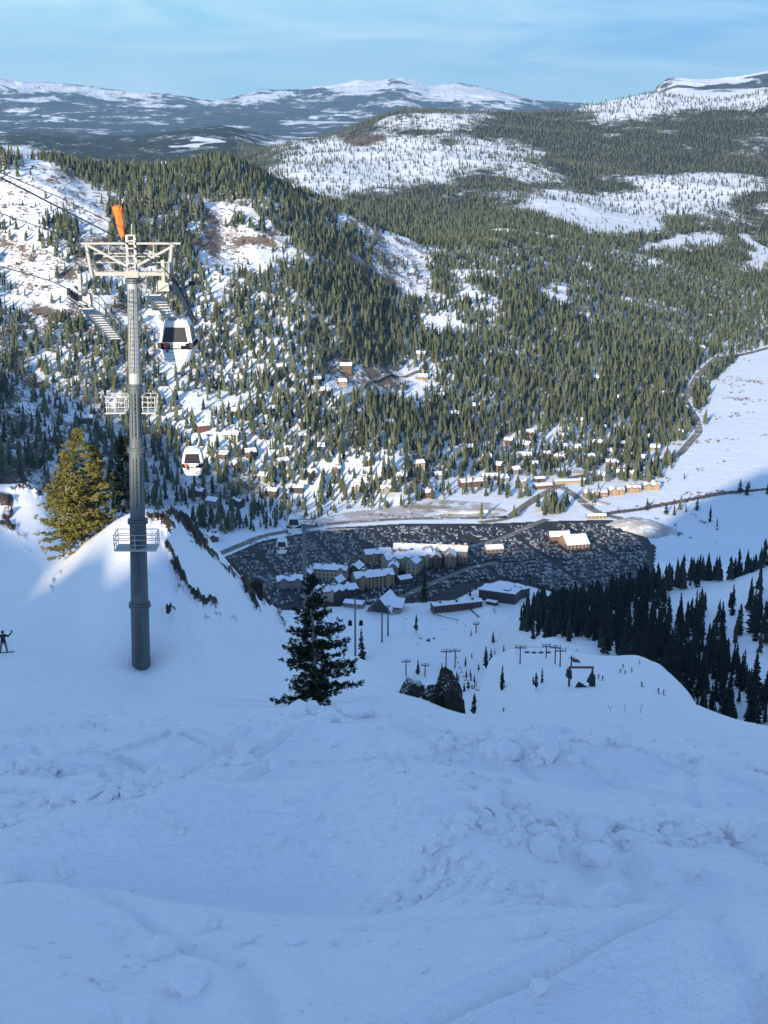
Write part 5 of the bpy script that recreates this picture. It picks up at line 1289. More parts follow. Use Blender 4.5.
for k, (a, b, w0, w1) in enumerate(secs):
    m = MB(); m.beam((tx(a*Hh), 0, a*Hh), (tx(b*Hh), 0, b*Hh), w0, 0, 12, w1)
    s_ = m.build('pole_section', M_galv if k < 4 else M_galv_l, TW)  # top section paler: the sun on it is put into the colour
    f = MB(); f.disc((tx(b*Hh), 0, b*Hh-.12), w1/2+.14, .16, 'z', 14); f.disc((tx(b*Hh), 0, b*Hh+.05), w1/2+.12, .12, 'z', 14)
    f.build('flange', M_galv, s_)
    l = MB(); z0, z1 = a*Hh+.9, b*Hh-.5; yo = -w0/2-.16
    for x in (-.23, .23): l.beam((tx(z0)+x, yo, z0), (tx(z1)+x, yo, z1), .05)
    n = int((z1-z0)/.3)
    for i in range(n): z = z0+.3*i+.1; l.beam((tx(z)-.23, yo, z), (tx(z)+.23, yo, z), .035)
    l.beam((tx(z0), yo-.05, z0), (tx(z1), yo-.05, z1), .05)
    for i in range(0, n, 6): z = z0+.3*i+.2; l.beam((tx(z), -w0/2+.1, z), (tx(z), yo, z), .05)
    l.build('ladder', M_galv, TW)
def railing(m, pts, z, h=1.1):
    for i, p in enumerate(pts): m.beam((p[0], p[1], z), (p[0], p[1], z+h), .045)
    for hh in (.38, .74, 1.1): m.path([(p[0], p[1], z+hh) for p in pts], .04, 0, 4)
def platform(zf, x0, x1, y0, y1, name='platform'):
    z = zf*Hh; m = MB(); c = tx(z)
    m.box((c+(x0+x1)/2, (y0+y1)/2, z), (x1-x0, y1-y0, .08), m=0)
    pf = m.build(name, M_galv_l, TW); r = MB()
    pts = [(c+x0, y0), (c+(x0+x1)/2, y0), (c+x1, y0), (c+x1, (y0+y1)/2), (c+x1, y1), (c+(x0+x1)/2, y1), (c+x0, y1), (c+x0, (y0+y1)/2), (c+x0, y0)]
    railing(r, pts, z+.04); r.build('railing', M_galv_l, pf)
platform(.318, -1.5, 1.42, -1.15, .5)
platform(.665, -1.95, -.55, -.8, .6); platform(.665, .55, 1.5, -.8, .6)
h = MB(); cxh = tx(Hh)
h.box((cxh+.15, 0, Hh), (5.3, .3, .24)); h.box((cxh+.15, .75, Hh), (5.3, .14, .16)) ; [h.beam((cxh-2.3+q_*.6, .16, Hh+.05), (cxh-2.0+q_*.6, .67, Hh+.05), .06) for q_ in range(9)]; h.box((cxh, .35, Hh), (.9, 1.1, .5)); h.build('cross_arm', M_cream, TW)
h = MB(); h.box((cxh, 0, Hh+2.02), (6.7, .16, .13)); h.beam((cxh, 0, Hh+.35), (cxh-2.9, 0, Hh+1.9), .15); h.beam((cxh, 0, Hh+.35), (cxh+2.9, 0, Hh+1.9), .15); h.beam((cxh-3.0, .55, Hh+1.3), (cxh+2.75, .55, Hh+1.3), .07); h.beam((cxh-3.0, .55, Hh+.7), (cxh+2.75, .55, Hh+.7), .07)
for x in (-3.0, 2.75): h.beam((cxh+x*1.0, 0, Hh+2.0), (cxh+x*.9, 0, Hh-.3), .26, 0, 6); h.beam((cxh+x*.95, 0, Hh+1.2), (cxh+x*.8, .5, Hh+.1), .08); h.beam((cxh+x*1.0, .55, Hh+1.4), (cxh+x*.95, .55, Hh-.2), .08)
for x in (-1.5, 1.5): h.beam((cxh+x, 0, Hh+1.15), (cxh+x, 0, Hh+1.95), .05)
h.beam((cxh-1.9, 0, Hh+1.15), (cxh+1.9, 0, Hh+1.15), .06); h.build('lifting_frame', M_cream, TW)
h = MB()
for x in (-.27, .27):
    for y in (-.25, .25): h.beam((cxh+x, y, Hh+.2), (cxh+x, y, Hh+2.6), .07)
for z in (.7, 1.2, 1.7, 2.2, 2.55): h.path([(cxh-.27, -.25, Hh+z), (cxh+.27, -.25, Hh+z), (cxh+.27, .25, Hh+z), (cxh-.27, .25, Hh+z), (cxh-.27, -.25, Hh+z)], .05, 0, 4)
h.beam((cxh+.1, 0, Hh+2.5), (cxh+.1, 0, Hh+3.3), .04); h.build('top_cage', M_galv_l, TW)
# sheave trains and the catwalks beside them (tower local coordinates)
ox, oy, oz = TW.location
for sgn, X, tab in ((-1, XL, LEFT), (1, XR, RIGHT)):
    cat = MB(); rl = MB(); tr = MB(); wh = None
    x_in = X-ox-sgn*1.15
    ys = np.linspace(98.2, 108.6, 16)
    pts = [(x_in, y-oy, rope_z(tab, y)-oz-1.35) for y in ys]
    for a, b in zip(pts[:-1], pts[1:]):
        cat.box(((a[0]+b[0])/2, (a[1]+b[1])/2, (a[2]+b[2])/2), (.82, abs(b[1]-a[1])*.62, .07))
    for dx in (-.42, .42): cat.path([(p[0]+dx, p[1], p[2]-.05) for p in pts], .09, 0, 4)
    cw = cat.build('catwalk', M_galv_l, TW)
    for dx in (-.45,):
        px_ = x_in-sgn*.45
        for p in pts[::3]: rl.beam((px_, p[1], p[2]), (px_, p[1], p[2]+1.1), .045)
        for hh in (.55, 1.1): rl.path([(px_, p[1], p[2]+hh) for p in pts], .04, 0, 4)
    rl.build('handrail', M_galv, cw)
    tr.path([(X-ox, y-oy, rope_z(tab, y)-oz-.62) for y in ys], .20, 0, 4); tr.path([(X-ox, y-oy, rope_z(tab, y)-oz+.40) for y in ys[3:]], .12, 0, 4)
    tr.beam((X-ox-sgn*.2, 100.6-oy, rope_z(tab, 100.6)-oz-.62), (cxh+sgn*(2.5), 0, Hh-.1), .3, 0, 6)
    for y in ys[::3]: tr.beam((X-ox, y-oy, rope_z(tab, y)-oz-.65), (x_in, y-oy, rope_z(tab, y)-oz-1.35), .08)
    t_ = tr.build('sheave_train', M_galv, TW)
    for y in np.linspace(98.4, 108.8, 14):
        w = MB(); w.disc((X-ox, y-oy, rope_z(tab, y)-oz-.30), .27, .16, 'x', 12); w.build('sheave_wheel', M_blk, t_)
    h = MB(); h.box((X-ox-sgn*.75, 100.0-oy, rope_z(tab, 100)-oz-.5), (.9, .8, .7), top=(.8, .8)); h.box((X-ox-sgn*.6, 99.2-oy, rope_z(tab, 99)-oz+.3), (.22, .3, 1.4)); h.build('bearing_block', M_cream, t_)
# bent sensor arm at the right train
h = MB(); h.path([(XR-ox+.2, 103-oy, rope_z(RIGHT, 103)-oz), (XR-ox+.9, 103.2-oy, rope_z(RIGHT, 103)-oz+.35), (XR-ox+1.4, 103.4-oy, rope_z(RIGHT, 103)-oz+.5)], .10); h.box((XR-ox+1.0, 103.2-oy, rope_z(RIGHT, 103)-oz+.35), (.9, .15, .28), .3); h.build('sensor_arm', M_blk, TW)
# windsock
ws_ = empty('windsock', (ox+cxh-.62, oy, oz+Hh+1.9), 'limp bright orange windsock hanging from its pole above the mast head', 'windsock')
m = MB(); m.beam((0, 0, 0), (.0, 0, 2.9), .06); m.ring((-.2, 0, 2.78), .3, .03, 'z'); m.build('pole', M_galv, ws_)
m = MB(); N = 12; rings = []
for i, (z, r_, xo) in enumerate(((2.86, .12, -.20), (2.78, .29, -.20), (2.55, .34, -.20), (2.2, .31, -.17), (1.8, .28, -.10), (1.4, .24, -.03), (1.0, .22, .03), (.72, .19, .07), (.6, .14, .08))):
    rings.append([(xo+math.cos(6.2832*k/N)*r_*(1+.18*math.sin(k*2.1+i)), math.sin(6.2832*k/N)*r_*(.8+.15*math.cos(k*1.7+i)), z+.03*math.sin(k*2+i)) for k in range(N)])
for a, b in zip(rings[:-1], rings[1:]):
    for k in range(N): m.face([a[k], a[(k+1) % N], b[(k+1) % N], b[k]])
m.build('sock', M_orange, ws_, smooth=True); ws_.scale = (.88, .88, .92)

# cabins
def text_mesh(txt, size, extrude=.004, bold=.045):
    cu = bpy.data.curves.new('lettering', 'FONT'); cu.body = txt; cu.size = size; cu.extrude = extrude; cu.offset = bold*size; cu.align_x = 'LEFT'; cu.space_character = 1.02
    o = bpy.data.objects.new('lettering_tmp', cu); C.objects.link(o); dg = bpy.context.evaluated_depsgraph_get(); dg.update()
    me = bpy.data.meshes.new_from_object(o.evaluated_get(dg)); bpy.data.objects.remove(o); bpy.data.curves.remove(cu)
    me.name = 'lettering'; me.materials.clear(); me.materials.append(M_letter); return me
def make_cabin():
    e = empty('gondola_cabin', (0, 0, 0), 'white gondola cabin', 'gondola', group=None)
    def ring_(z, hw, hd, c): return [(-hw+c, -hd, z), (hw-c, -hd, z), (hw, -hd+c, z), (hw, hd-c, z), (hw-c, hd, z), (-hw+c, hd, z), (-hw, hd-c, z), (-hw, -hd+c, z)]
    R = [ring_(-.02, .55, .55, .2), ring_(-.10, .80, .80, .22), ring_(-.22, .86, .86, .2), ring_(-.50, .93, .93, .17), ring_(-1.62, 1.13, 1.13, .17), ring_(-2.02, 1.16, 1.16, .18), ring_(-2.10, 1.14, 1.14, .2), ring_(-3.02, .83, .83, .2), ring_(-3.08, .72, .72, .2)]
    def loft(m, a, b, ks=range(8)):
        for k in ks: m.face([a[k], b[k], b[(k+1) % 8], a[(k+1) % 8]])
    m = MB(); m.face(R[0]); loft(m, R[0], R[1]); loft(m, R[1], R[2])
    for x in (-.5, -.17, .17, .5): m.box((x, 0, .0), (.07, 1.2, .07))
    m.box((0, 0, .03), (.5, .5, .12)); m.build('roof', M_white, e)
    m = MB(); loft(m, R[2], R[3]); loft(m, R[3], R[4], (1, 3, 5, 7))
    fr = m.build('frame', M_white, e)
    for k in (0, 2, 4, 6):
        w = MB(); a, b = R[3], R[4]; w.face([a[k], b[k], b[(k+1) % 8], a[(k+1) % 8]])
        # each window a slightly thick pane
        nrm = Vector(((0, -1, 0), (1, 0, 0), (0, 1, 0), (-1, 0, 0))[k//2])
        c_ = [Vector(p)-nrm*.03 for p in (a[k], b[k], b[(k+1) % 8], a[(k+1) % 8])]; w.face([tuple(p) for p in reversed(c_)])
        w.build('window', M_glass, e)
        g = MB(); P = [Vector(p)+nrm*.012 for p in (a[k], b[k], b[(k+1) % 8], a[(k+1) % 8])]
        g.path([P[0], P[1], P[2], P[3], P[0]], .07, 0, 4)
        g.build('window_frame', M_white, fr)
    m = MB(); loft(m, R[4], R[5]); loft(m, R[5], R[6]); m.build('belt', M_belt, e)
    for x in (-1, 1):
        b_ = MB(); b_.box((x*1.14, -1.05, -1.83), (.26, .24, .34)); b_.box((x*1.14, 1.05, -1.83), (.26, .24, .34)); b_.build('bumper', M_blk, e)
    m = MB(); loft(m, R[6], R[7]); loft(m, R[7], R[8]); m.face(list(reversed(R[8]))); lb = m.build('lower_body', M_white, e)
    m = MB()
    for z in (-2.35, -2.6, -2.85):
        hw = 1.14-(z+2.10)/(-.92)*.31; m.box((0, -hw-.002, z), (hw*1.7, .02, .02))
    m.build('groove', M_galv, lb)
    m = MB(); hx = .75; m.path([(0, 0, .02), (.2, 0, .06), (.5, 0, .22), (.70, 0, .50), (hx, 0, .9), (hx, 0, 1.15)], .10, 0, 8); m.path([(-.5, 0, .06), (.5, 0, .06)], .10, 0, 6)
    hg = m.build('hanger', M_white, e, smooth=True)
    m = MB(); m.box((hx, 0, 1.22), (.22, .5, .3)); m.disc((hx+.12, -.2, 1.3), .1, .06); m.build('grip', M_galv, hg)
    m = MB(); m.box((-.62, -1.32, -2.0), (.06, .34, .5)); m.box((-.52, -1.32, -2.1), (.06, .34, .4)); m.box((.95, 1.3, -2.0), (.06, .3, .5)); m.build('ski_rack', M_galv, e)
    # emblem and lettering on the belt, front and back
    for s_ in (1, -1):
        em = MB(); em.disc((-.66*s_, -1.172*s_, -1.80), .20, .012, 'y', 20); o = em.build('emblem', M_emblem, e)
        em = MB(); em.beam((-.72*s_, -1.185*s_, -1.88), (-.60*s_, -1.185*s_, -1.86), .09); em.beam((-.60*s_, -1.185*s_, -1.86), (-.66*s_, -1.185*s_, -1.76), .05); em.build('emblem_mark', M_letter, o)
        for txt, z, sz in (('PALISADES', -1.80, .235), ('TAHOE', -2.0, .235)):
            o = link('lettering', text_mesh(txt, sz), e); o.rotation_euler = (math.pi/2, 0, 0 if s_ > 0 else math.pi); o.location = (-.40*s_, -1.175*s_, z)
    return e, hx
def copy_tree(o, parent=None):
    c = o.copy(); C.objects.link(c)
    if parent is not None: c.parent = parent
    for ch in list(o.children): copy_tree(ch, c)
    return c
cab, HX = make_cabin()
for i, (tab, X, y, lab) in enumerate(((RIGHT, XR, 106.0, 'white gondola cabin with red emblem hanging right beside the mast, nearest and largest'), (LEFT, XL, 161.0, 'white gondola cabin over the pines right of the mast, second in size'),
                                  (RIGHT, XR, 247.0, 'upper right one of the two small gondola cabins above the lot'), (LEFT, XL, 287.0, 'lower left and smallest one of the two small gondola cabins above the lot'))):
    o = cab if i == 0 else copy_tree(cab)
    xr = X+(1.2 if X < -18 else -1.2)*max(0, (y-110)/210)
    o.location = (xr-HX, y, rope_z(tab, y)-1.25); o['label'] = lab; o['group'] = 'gondola cabins on the line'
    o.rotation_euler = (0, 0, (-.03, .05, .02, -.02)[i])

# second mast further down the line and the two masts in the valley
def far_mast(px, py_top, r, z_foot, w, lab, arm=5.6, mat=M_galv, yaw=0., cab_=False):
    x, y, zt = pix(px, py_top, r); e = empty('lift_mast', (x, y, z_foot), lab, 'lift tower', yaw)
    Ht = zt-z_foot; m = MB(); m.beam((0, 0, 0), (0, 0, Ht), w, 0, 10, w*.7); m.build('pole', mat, e)
    m = MB(); m.box((0, 0, Ht-.4), (arm, .5, .45)); m.box((0, 0, Ht+1.1), (arm*.9, .2, .2)); m.beam((-arm*.3, 0, Ht), (-arm*.42, 0, Ht+1.1), .15); m.beam((arm*.3, 0, Ht), (arm*.42, 0, Ht+1.1), .15); m.build('cross_arm', mat, e)
    for s_ in (-1, 1):
        m = MB(); m.beam((s_*arm/2, -2.5, Ht+.25), (s_*arm/2, 2.5, Ht-.9), .3)
        for k in range(6): m.disc((s_*arm/2, -2.3+k*.92, Ht+.55-k*.21), .26, .16)
        m.build('sheave_train', M_blk, e)
    m = MB()
    for x_ in (-.2, .2): m.beam((x_, -w*.5-.1, 1), (x_, -w*.38-.1, Ht-1), .06)
    for k in range(int((Ht-2)/.6)): m.beam((-.2, -w*.45-.1, 1.2+k*.6), (.2, -w*.45-.1, 1.2+k*.6), .05)
    m.build('ladder', M_galv_l, e); return e
x_, y_, z_ = pix(304, 524, 321); far_mast(304, 524, 321, height(x_, y_)-1, 1.25, 'slim grey gondola mast rising behind the top of the lone dark fir')
P = hit([(355, 664, 800)])[0]; far_mast(355, 598, math.hypot(P[0], P[1]), P[2]-2, 2.2, 'tall grey mast with small cabins just right of the lone dark fir', 8)
P = hit([(382, 642, 1200)])[0]; far_mast(382, 607, math.hypot(P[0], P[1]), P[2]-2, 1.8, 'twin topped dark mast right in front of the lift hall', 10, M_blk)
P = hit([(387, 636, 1200)])[0]; far_mast(388, 606, math.hypot(P[0], P[1]), P[2]-2, 1.8, 'dark mast standing close behind the twin topped mast', 6, M_blk)
sm = MB(); sm.box((0, 0, -1.2), (2.0, 2.0, 2.2), top=(.8, .8)); sm.box((0, 0, -.3), (1.5, 1.5, .5), top=(.6, .6)); sm.beam((0, 0, -.1), (0, 0, 1.4), .14); small_cab = sm.mesh('valley_cabin', [M_belt])
for k, (px, py) in enumerate(((350, 622), (361, 622))):
    x_, y_, z_ = pix(px, py, 1130); o = link('valley_cabin', small_cab, label=('left', 'right')[k]+' one of two small dark cabins at the mast right of the lone fir', cat='gondola', loc=(x_, y_, z_+1.2)); o.scale = (1.7, 1.7, 1.7)

# chairlifts
M_rust = plain('dark_red_painted_steel', (.13, .055, .05), .7, var=.3)
def chair_mast(px, py, hp, rmin, lab):
    P = hit([(px, py, rmin)])[0]; dep = P[1]*ct-P[2]*st_; h_ = hp*dep/F_PX
    e = empty('chairlift_mast', (P[0], P[1], P[2]-.5), lab, 'lift tower', rnd.uniform(-.15, .15))
    w = max(.5, .9*dep/1000); m = MB(); m.beam((0, 0, 0), (0, 0, h_), w, 0, 8, w*.8); m.build('pole', M_rust, e)
    a = h_*.34; m = MB(); m.box((0, 0, h_-w), (a*1.5, w*.6, w*.7)); m.box((0, 0, h_+w*.6), (a*.8, w*.3, w*.4)); m.build('cross_arm', M_rust, e)
    for s_ in (-1, 1):
        m = MB(); m.box((s_*a*.72, 0, h_-w*.3), (w*.4, 3.6, w*.5))
        for k in range(4): m.disc((s_*a*.72, -1.4+k*.95, h_+.1), w*.45, w*.25)
        m.build('sheave_train', M_blk, e)
    return Vector((P[0], P[1], P[2]+h_-.5))
cm = [chair_mast(*a) for a in ((406, 676, 17, 900, 'leftmost chairlift mast above the black rock, low on the run'), (425, 677, 14, 900, 'short chairlift mast beside the small dark fir above the rock'), (446, 669, 20, 900, 'left one of the two tall chairlift masts in the middle of the run'), (455, 668, 20, 900, 'right one of the two tall chairlift masts in the middle of the run'),
       (520, 664, 20, 200, 'chairlift mast at the left edge of the knoll'), (546, 658, 15, 200, 'chairlift mast on the knoll top, left of the close pair'), (555, 664, 20, 200, 'left one of the close pair of chairlift masts on the knoll'), (560, 667, 20, 200, 'right one of the close pair of chairlift masts on the knoll'), (476, 633, 11, 1200, 'small mast beside the fir on the beginner slope'))]
def sagrope(a, b, n=16, sag=.03):
    return [(a.lerp(b, i/n)-Vector((0, 0, 4*sag*(a-b).length*(i/n)*(1-i/n))))[:] for i in range(n+1)]
MB().path(sagrope(cm[3], cm[4]), .12, 0, 4).build('chairlift_rope', M_rope, label='thin chairlift rope rising from the two tall masts to the knoll', cat='cable')
MB().path(sagrope(cm[4], cm[6], 8, .01), .10, 0, 4).build('chairlift_rope', M_rope, label='chairlift rope crossing the top of the knoll', cat='cable')
ch = MB(); ch.box((0, 0, -2.4), (1.6, .5, .08)); ch.box((0, .28, -2.15), (1.6, .06, .4)); ch.beam((0, 0, 0), (0, .2, -2.0), .10); ch.path([(-1, .2, -2.5), (-1, .1, -1.7), (1, .1, -1.7), (1, .2, -2.5)], .08, 0, 4); chair_me = ch.mesh('lift_chair', [M_rust])
rp = sagrope(cm[3], cm[4], 18)[1:-1]+sagrope(cm[4], cm[6], 5, .01)[1:-1]
for p in rp: link('lift_chair', chair_me, loc=p, label='empty dark chair hanging on the chairlift rope that climbs to the knoll', cat='chair', group='chairs on the chairlift')

# top station of the chairlift on the knoll
def top_station():
    P = hit([(583, 686, 200)])[0]; dep = P[1]*ct-P[2]*st_; u = dep/F_PX    # metres per pixel here
    e = empty('chairlift_station', (P[0], P[1], P[2]-.3), 'dark red portal and machinery of the chairlift top station on the snow knoll', 'lift station')
    m = MB(); zb = 21*u; m.box((-2.5*u, 0, zb), (25*u, .5, .45)); m.build('portal_beam', M_rust, e)
    for x, w in ((9*u, .5), (-14*u, .6)):
        m = MB(); m.beam((x, 0, -.5), (x, 0, zb), w, 0, 6); m.build('portal_leg', M_rust, e)
    m = MB(); m.box((9*u, -.3, 6.5*u), (5.5*u, 2.2, 13*u), top=(.85, .9)); m.beam((5*u, -.8, 6*u), (9*u, -.5, 14*u), 1.0); m.beam((8*u, 0, 13*u), (9*u, 0, 17*u), .5); m.build('drive_housing', M_blk, e)
    m = MB(); m.box((-14.5*u, 0, 15*u), (5*u, 1.6, 8*u), .2, top=(.7, .8)); m.beam((-16*u, 0, 13*u), (-12*u, 0, 9*u), .5); m.build('counterweight', M_blk, e)
    m = MB(); m.beam((-12*u, 1, zb), (-12*u, 1, 32*u), .35); m.beam((-12*u, 1, 29*u), (-3*u, 3, 22*u), .5); m.disc((-7*u, 2, 25*u), 3.4*u, .35, 'z', 16); m.path([(-15*u, 1, 29*u), (-8*u, 1, 30*u)], .2); m.build('bull_wheel', M_rust, e)
    # dark loading ramp wall
    f = MB(); f.beam((-8*u, -2.0, 5*u), (4*u, -3.0, -2*u), .25, w2=2.6); f.beam((-8*u, -1.2, 6*u), (4*u, -2.6, 0), .1); f.beam((4*u, -3, -1*u), (7*u, -1, -1*u), .9); f.build('ramp', M_blk, e)
top_station()

# ------------------------------------------------------------------ people
def skin_person(J, E, Rr, root, mats, zcuts, name='person', sub=2):
    me = bpy.data.meshes.new(name+'_skel'); me.from_pydata(J, E, []); o = bpy.data.objects.new(name+'_skel', me); C.objects.link(o)
    md = o.modifiers.new('s', 'SKIN'); md.use_smooth_shade = True
    for i, r in enumerate(Rr): me.skin_vertices[0].data[i].radius = (r, r) if isinstance(r, float) else r
    me.skin_vertices[0].data[root].use_root = True
    if sub: sd = o.modifiers.new('d', 'SUBSURF'); sd.levels = sub; sd.render_levels = sub
    dg = bpy.context.evaluated_depsgraph_get(); dg.update(); out = bpy.data.meshes.new_from_object(o.evaluated_get(dg)); out.name = name
    bpy.data.objects.remove(o); out.materials.clear()
    for m in mats: out.materials.append(m)
    for p in out.polygons:
        z = p.center.z; p.material_index = next((i for i, zc in enumerate(zcuts) if z > zc), len(zcuts)); p.use_smooth = True
    return out
M_jacket, M_pants, M_skin, M_helm = plain('black_jacket', (.012, .012, .014), .8), plain('stone_trousers', (.14, .13, .11), .85), plain('face_skin', (.45, .27, .19), .6), plain('black_helmet', (.01, .01, .012), .4)
# snowboarder, knees bent, right arm thrown up, left arm out
J = [(0, 0, .95), (0, .02, 1.15), (0, .03, 1.36), (0, .03, 1.46), (0, 0, 1.58), (0, -.01, 1.68),
     (.19, .03, 1.38), (.42, 0, 1.30), (.60, -.02, 1.52), (.66, -.03, 1.62),
     (-.19, .03, 1.38), (-.42, 0, 1.27), (-.66, -.02, 1.34), (-.75, -.03, 1.36),
     (.11, 0, .88), (.20, -.12, .52), (.24, 0, .12), (.27, -.08, .06),
     (-.11, 0, .88), (-.20, -.12, .52), (-.24, 0, .12), (-.27, -.08, .06)]
E = [(0, 1), (1, 2), (2, 3), (3, 4), (4, 5), (2, 6), (6, 7), (7, 8), (8, 9), (2, 10), (10, 11), (11, 12), (12, 13), (0, 14), (14, 15), (15, 16), (16, 17), (0, 18), (18, 19), (19, 20), (20, 21)]
Rr = [.17, .17, .19, .075, .10, .085, .105, .075, .055, .05, .105, .075, .055, .05, .12, .095, .075, .06, .12, .095, .075, .06]
pb = skin_person(J, E, Rr, 0, [M_skin, M_jacket, M_pants, M_blk], [1.49, .86, .17])
for p in pb.polygons:
    if abs(p.center.x) > .25 and p.center.z > .8: p.material_index = 1
P = hit([(4, 653, 60)])[0]; P[2] = float(terrain_near(np.array([P[0]]), np.array([P[1]]))[0])
sb = empty('person', P, 'snowboarder in black jacket and stone trousers with one arm raised at the left edge', 'person', .25)
body = link('body', pb, sb); m = MB()
import bmesh as _bm
b_ = _bm.new(); _bm.ops.create_icosphere(b_, subdivisions=3, radius=.135); hm = bpy.data.meshes.new('helmet'); b_.to_mesh(hm); b_.free(); hm.materials.append(M_helm)
hl = link('helmet', hm, sb, loc=(0, .02, 1.67)); hl.scale = (.9, 1.05, .95)
for x in (.66, -.75):
    g_ = MB(); s_ = 1 if x > 0 else -1; zz = 1.64 if s_ > 0 else 1.36
    g_.box((x+s_*.02, -.03, zz), (.10, .05, .10))
    for k in range(4): g_.beam((x+s_*.02-.035+k*.023, -.03, zz+.04), (x+s_*.03-.04+k*.03, -.05, zz+.13-.01*abs(k-1.5)), .022)
    g_.beam((x-s_*.03, -.03, zz-.01), (x-s_*.09, -.06, zz+.05), .026); g_.build('glove', M_blk, sb)
m = MB(); n = 14; out = []
for i in range(n+1):
    t = i/n*2-1; w = .14*(1-.22*math.cos(t*1.5))*(1 if abs(t) < .8 else math.sqrt(max(0, 1-((abs(t)-.8)/.2)**2))*1+.001); out.append((t*.78, w, .02+.10*max(0, abs(t)-.75)*4*.25))
for a, b in zip(out[:-1], out[1:]):
    m.face([(a[0], -a[1], a[2]), (b[0], -b[1], b[2]), (b[0], b[1], b[2]), (a[0], a[1], a[2])]); m.face([(a[0], a[1], a[2]-.03), (b[0], b[1], b[2]-.03), (b[0], -b[1], b[2]-.03), (a[0], -a[1], a[2]-.03)])
    for s_ in (-1, 1): m.face([(a[0], s_*a[1], a[2]-.03), (b[0], s_*b[1], b[2]-.03), (b[0], s_*b[1], b[2]), (a[0], s_*a[1], a[2])][::s_])
m.build('snowboard', M_blk, sb)
# skiers, seen a few pixels tall
def skier_mesh(jm, pose):
    k = pose
    J = [(0, 0, .88), (0, -.05, 1.1), (0, -.12, 1.34), (0, -.14, 1.42), (0, -.14, 1.55), (0, -.15, 1.66), (.19, -.12, 1.34), (.30, -.25-.1*k, 1.08), (.28, -.48, 1.05), (-.19, -.12, 1.34), (-.30, -.20, 1.08), (-.28, -.45, 1.02+.1*k), (.10, 0, .84), (.13, -.16, .48), (.13, 0, .10), (-.10, 0, .84), (-.13, -.16, .48), (-.13, .02*k, .10)]
    E = [(0, 1), (1, 2), (2, 3), (3, 4), (4, 5), (2, 6), (6, 7), (7, 8), (2, 9), (9, 10), (10, 11), (0, 12), (12, 13), (13, 14), (0, 15), (15, 16), (16, 17)]
    R_ = [.16, .16, .18, .08, .11, .10, .10, .07, .05, .10, .07, .05, .11, .09, .08, .11, .09, .08]
    me = skin_person(J, E, R_, 0, [M_helm, jm, M_blk], [1.47, .82], sub=1)
    # skis and poles in the same body of the tiny figure
    return me
sk = MB()
for x in (-.14, .14): sk.box((x, -.1, .02), (.11, 1.75, .035), top=(.9, .98))
ski_me = sk.mesh('skis', [M_blk])
po = MB()
for x in (-.34, .34): po.beam((x*.85, -.47, 1.08), (x*1.2, -.30, .02), .025)
pole_me = po.mesh('poles', [M_blk])
jac = [('dark', plain('dark_ski_jacket', (.03, .03, .04), .8)), ('red', plain('red_ski_jacket', (.35, .04, .03), .8)), ('blue', plain('blue_ski_jacket', (.04, .10, .30), .8)), ('maroon', plain('maroon_ski_jacket', (.16, .03, .05), .8))]
SKM = [[skier_mesh(m_, p_) for p_ in (0, 1)] for n_, m_ in jac]
KN = [(623, 668, 1, 'red jacketed skier furthest up the knoll, right of the top station'), (620, 673, 0, 'dark skier on the knoll, left one of the group of three'), (625, 674, 3, 'maroon jacketed skier on the knoll, middle of the group of three'), (632, 672, 0, 'dark skier on the knoll, right one of the group of three'), (598, 679, 3, 'maroon jacketed skier just right of the top station'), (602, 681, 0, 'dark skier second right of the top station'),
      (642, 687, 3, 'skier alone low on the right of the knoll'), (658, 693, 0, 'dark skier near the right rim of the knoll'), (663, 695, 2, 'blue jacketed skier nearest the right rim of the knoll'), (640, 664, 1, 'skier at the very edge of the knoll above the wood'), (503, 713, 0, 'dark lone skier on the run right of the black rock'), (577, 651, 1, 'skier on the knoll behind the close pair of masts')]
for (px, py, c_, lab), P in zip(KN, hit([(a, b, 110) for a, b, _, _ in KN])):
    e = empty('person', P, lab, 'person', rnd.uniform(-2, 2)); link('body', SKM[c_][rnd.randrange(2)], e); link('skis', ski_me, e); link('poles', pole_me, e)
dots = []
for _ in range(34):
    px = rnd.uniform(402, 512); py = 616+rnd.uniform(0, 1)**1.3*34+(px-402)*.02
    if 500 < px and py > 640: continue
    dots.append((px, py, 1200))
for P in hit(dots):
    c_ = rnd.choice([0, 0, 0, 1, 2, 3])
    e = empty('person', P, jac[c_][0]+' jacketed skier among the tiny figures on the beginner slope', 'person', rnd.uniform(-2, 2), 'skiers in '+jac[c_][0]+' jackets on the beginner slope'); link('body', SKM[c_][rnd.randrange(2)], e); link('skis', ski_me, e)
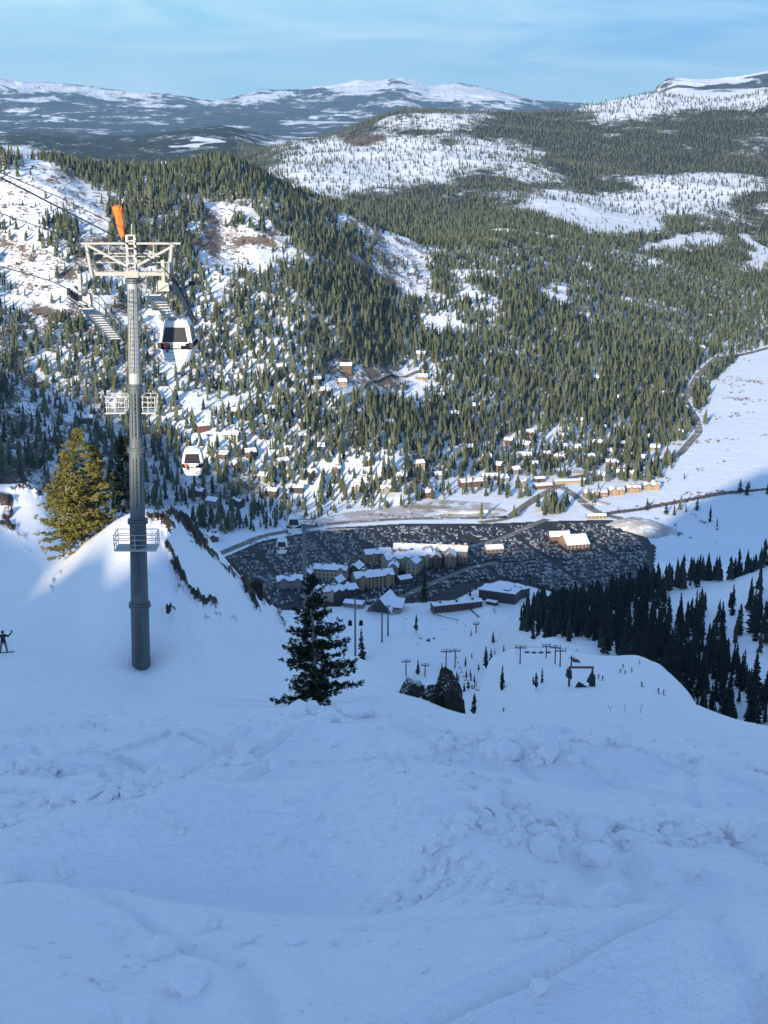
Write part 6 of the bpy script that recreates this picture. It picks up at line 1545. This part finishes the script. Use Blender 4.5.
# fences, twigs, brush
def fence(a, b, h_, lab, rmin=1200):
    Pa, Pb = hit([(a[0], a[1], rmin), (b[0], b[1], rmin)]); Pa, Pb = Vector(Pa), Vector(Pb); e = empty('fence', Pa, lab, 'fence'); m = MB()
    d = Pb-Pa; n = max(2, int(d.length/3)); pts = [d*(i/n) for i in range(n+1)]
    for p in pts: m.beam(tuple(p-Vector((0, 0, .3))), tuple(p+Vector((0, 0, h_))), .12)
    m.build('post', M_rust, e); m = MB(); nn = Vector((-d.y, d.x, 0)).normalized()*.03
    for p, q in zip(pts[:-1], pts[1:]): m.face([p+nn+Vector((0, 0, .2)), q+nn+Vector((0, 0, .2)), q+nn+Vector((0, 0, h_-.1)), p+nn+Vector((0, 0, h_-.1))]); m.face([p-nn+Vector((0, 0, h_-.1)), q-nn+Vector((0, 0, h_-.1)), q-nn+Vector((0, 0, .2)), p-nn+Vector((0, 0, .2))])
    m.build('net', M_blk, e)
fence((470, 610), (479, 618), 2.2, 'dark slanted fence panel on the snow right of the long red building')
fence((494, 608), (495, 614), 2.2, 'short dark fence below the dark white roofed block')
fence((432, 614), (459, 621), 1.0, 'long low dark fence along the foot of the long red building')
for k, (px, py) in enumerate(((611, 712), (625, 713), (640, 714))):
    P = hit([(px, py, 30)])[0]; m = MB(); m.path([(0, 0, -.1), (.05*(k-1), .02, .2), (.14*(k-1.3), .05, .36+.08*k)], .018, 0, 4); m.path([(.05*(k-1), .02, .2), (.05*(1-k)+.03, 0, .3)], .012, 0, 4)
    m.build('bare_twig', M_bark, loc=(P[0], P[1], float(terrain_near(P[:1], P[1:2])[0])), label=('left', 'middle', 'right')[k]+' one of three bare twigs sticking out of the near crest', cat='twig')
for k, (px, py, s_) in enumerate(((421, 639, 2.6), (428, 641, 3.2), (434, 639, 2.2))):
    P = hit([(px, py, 1200)])[0]; rock((P[0], P[1], P[2]+.3), s_, s_*.8, s_*.7, 40+k, ('left', 'middle', 'right')[k]+' dark boulder of the heap beside the lone tall pine on the run', .3*k)
print('done', time.time()-T0)
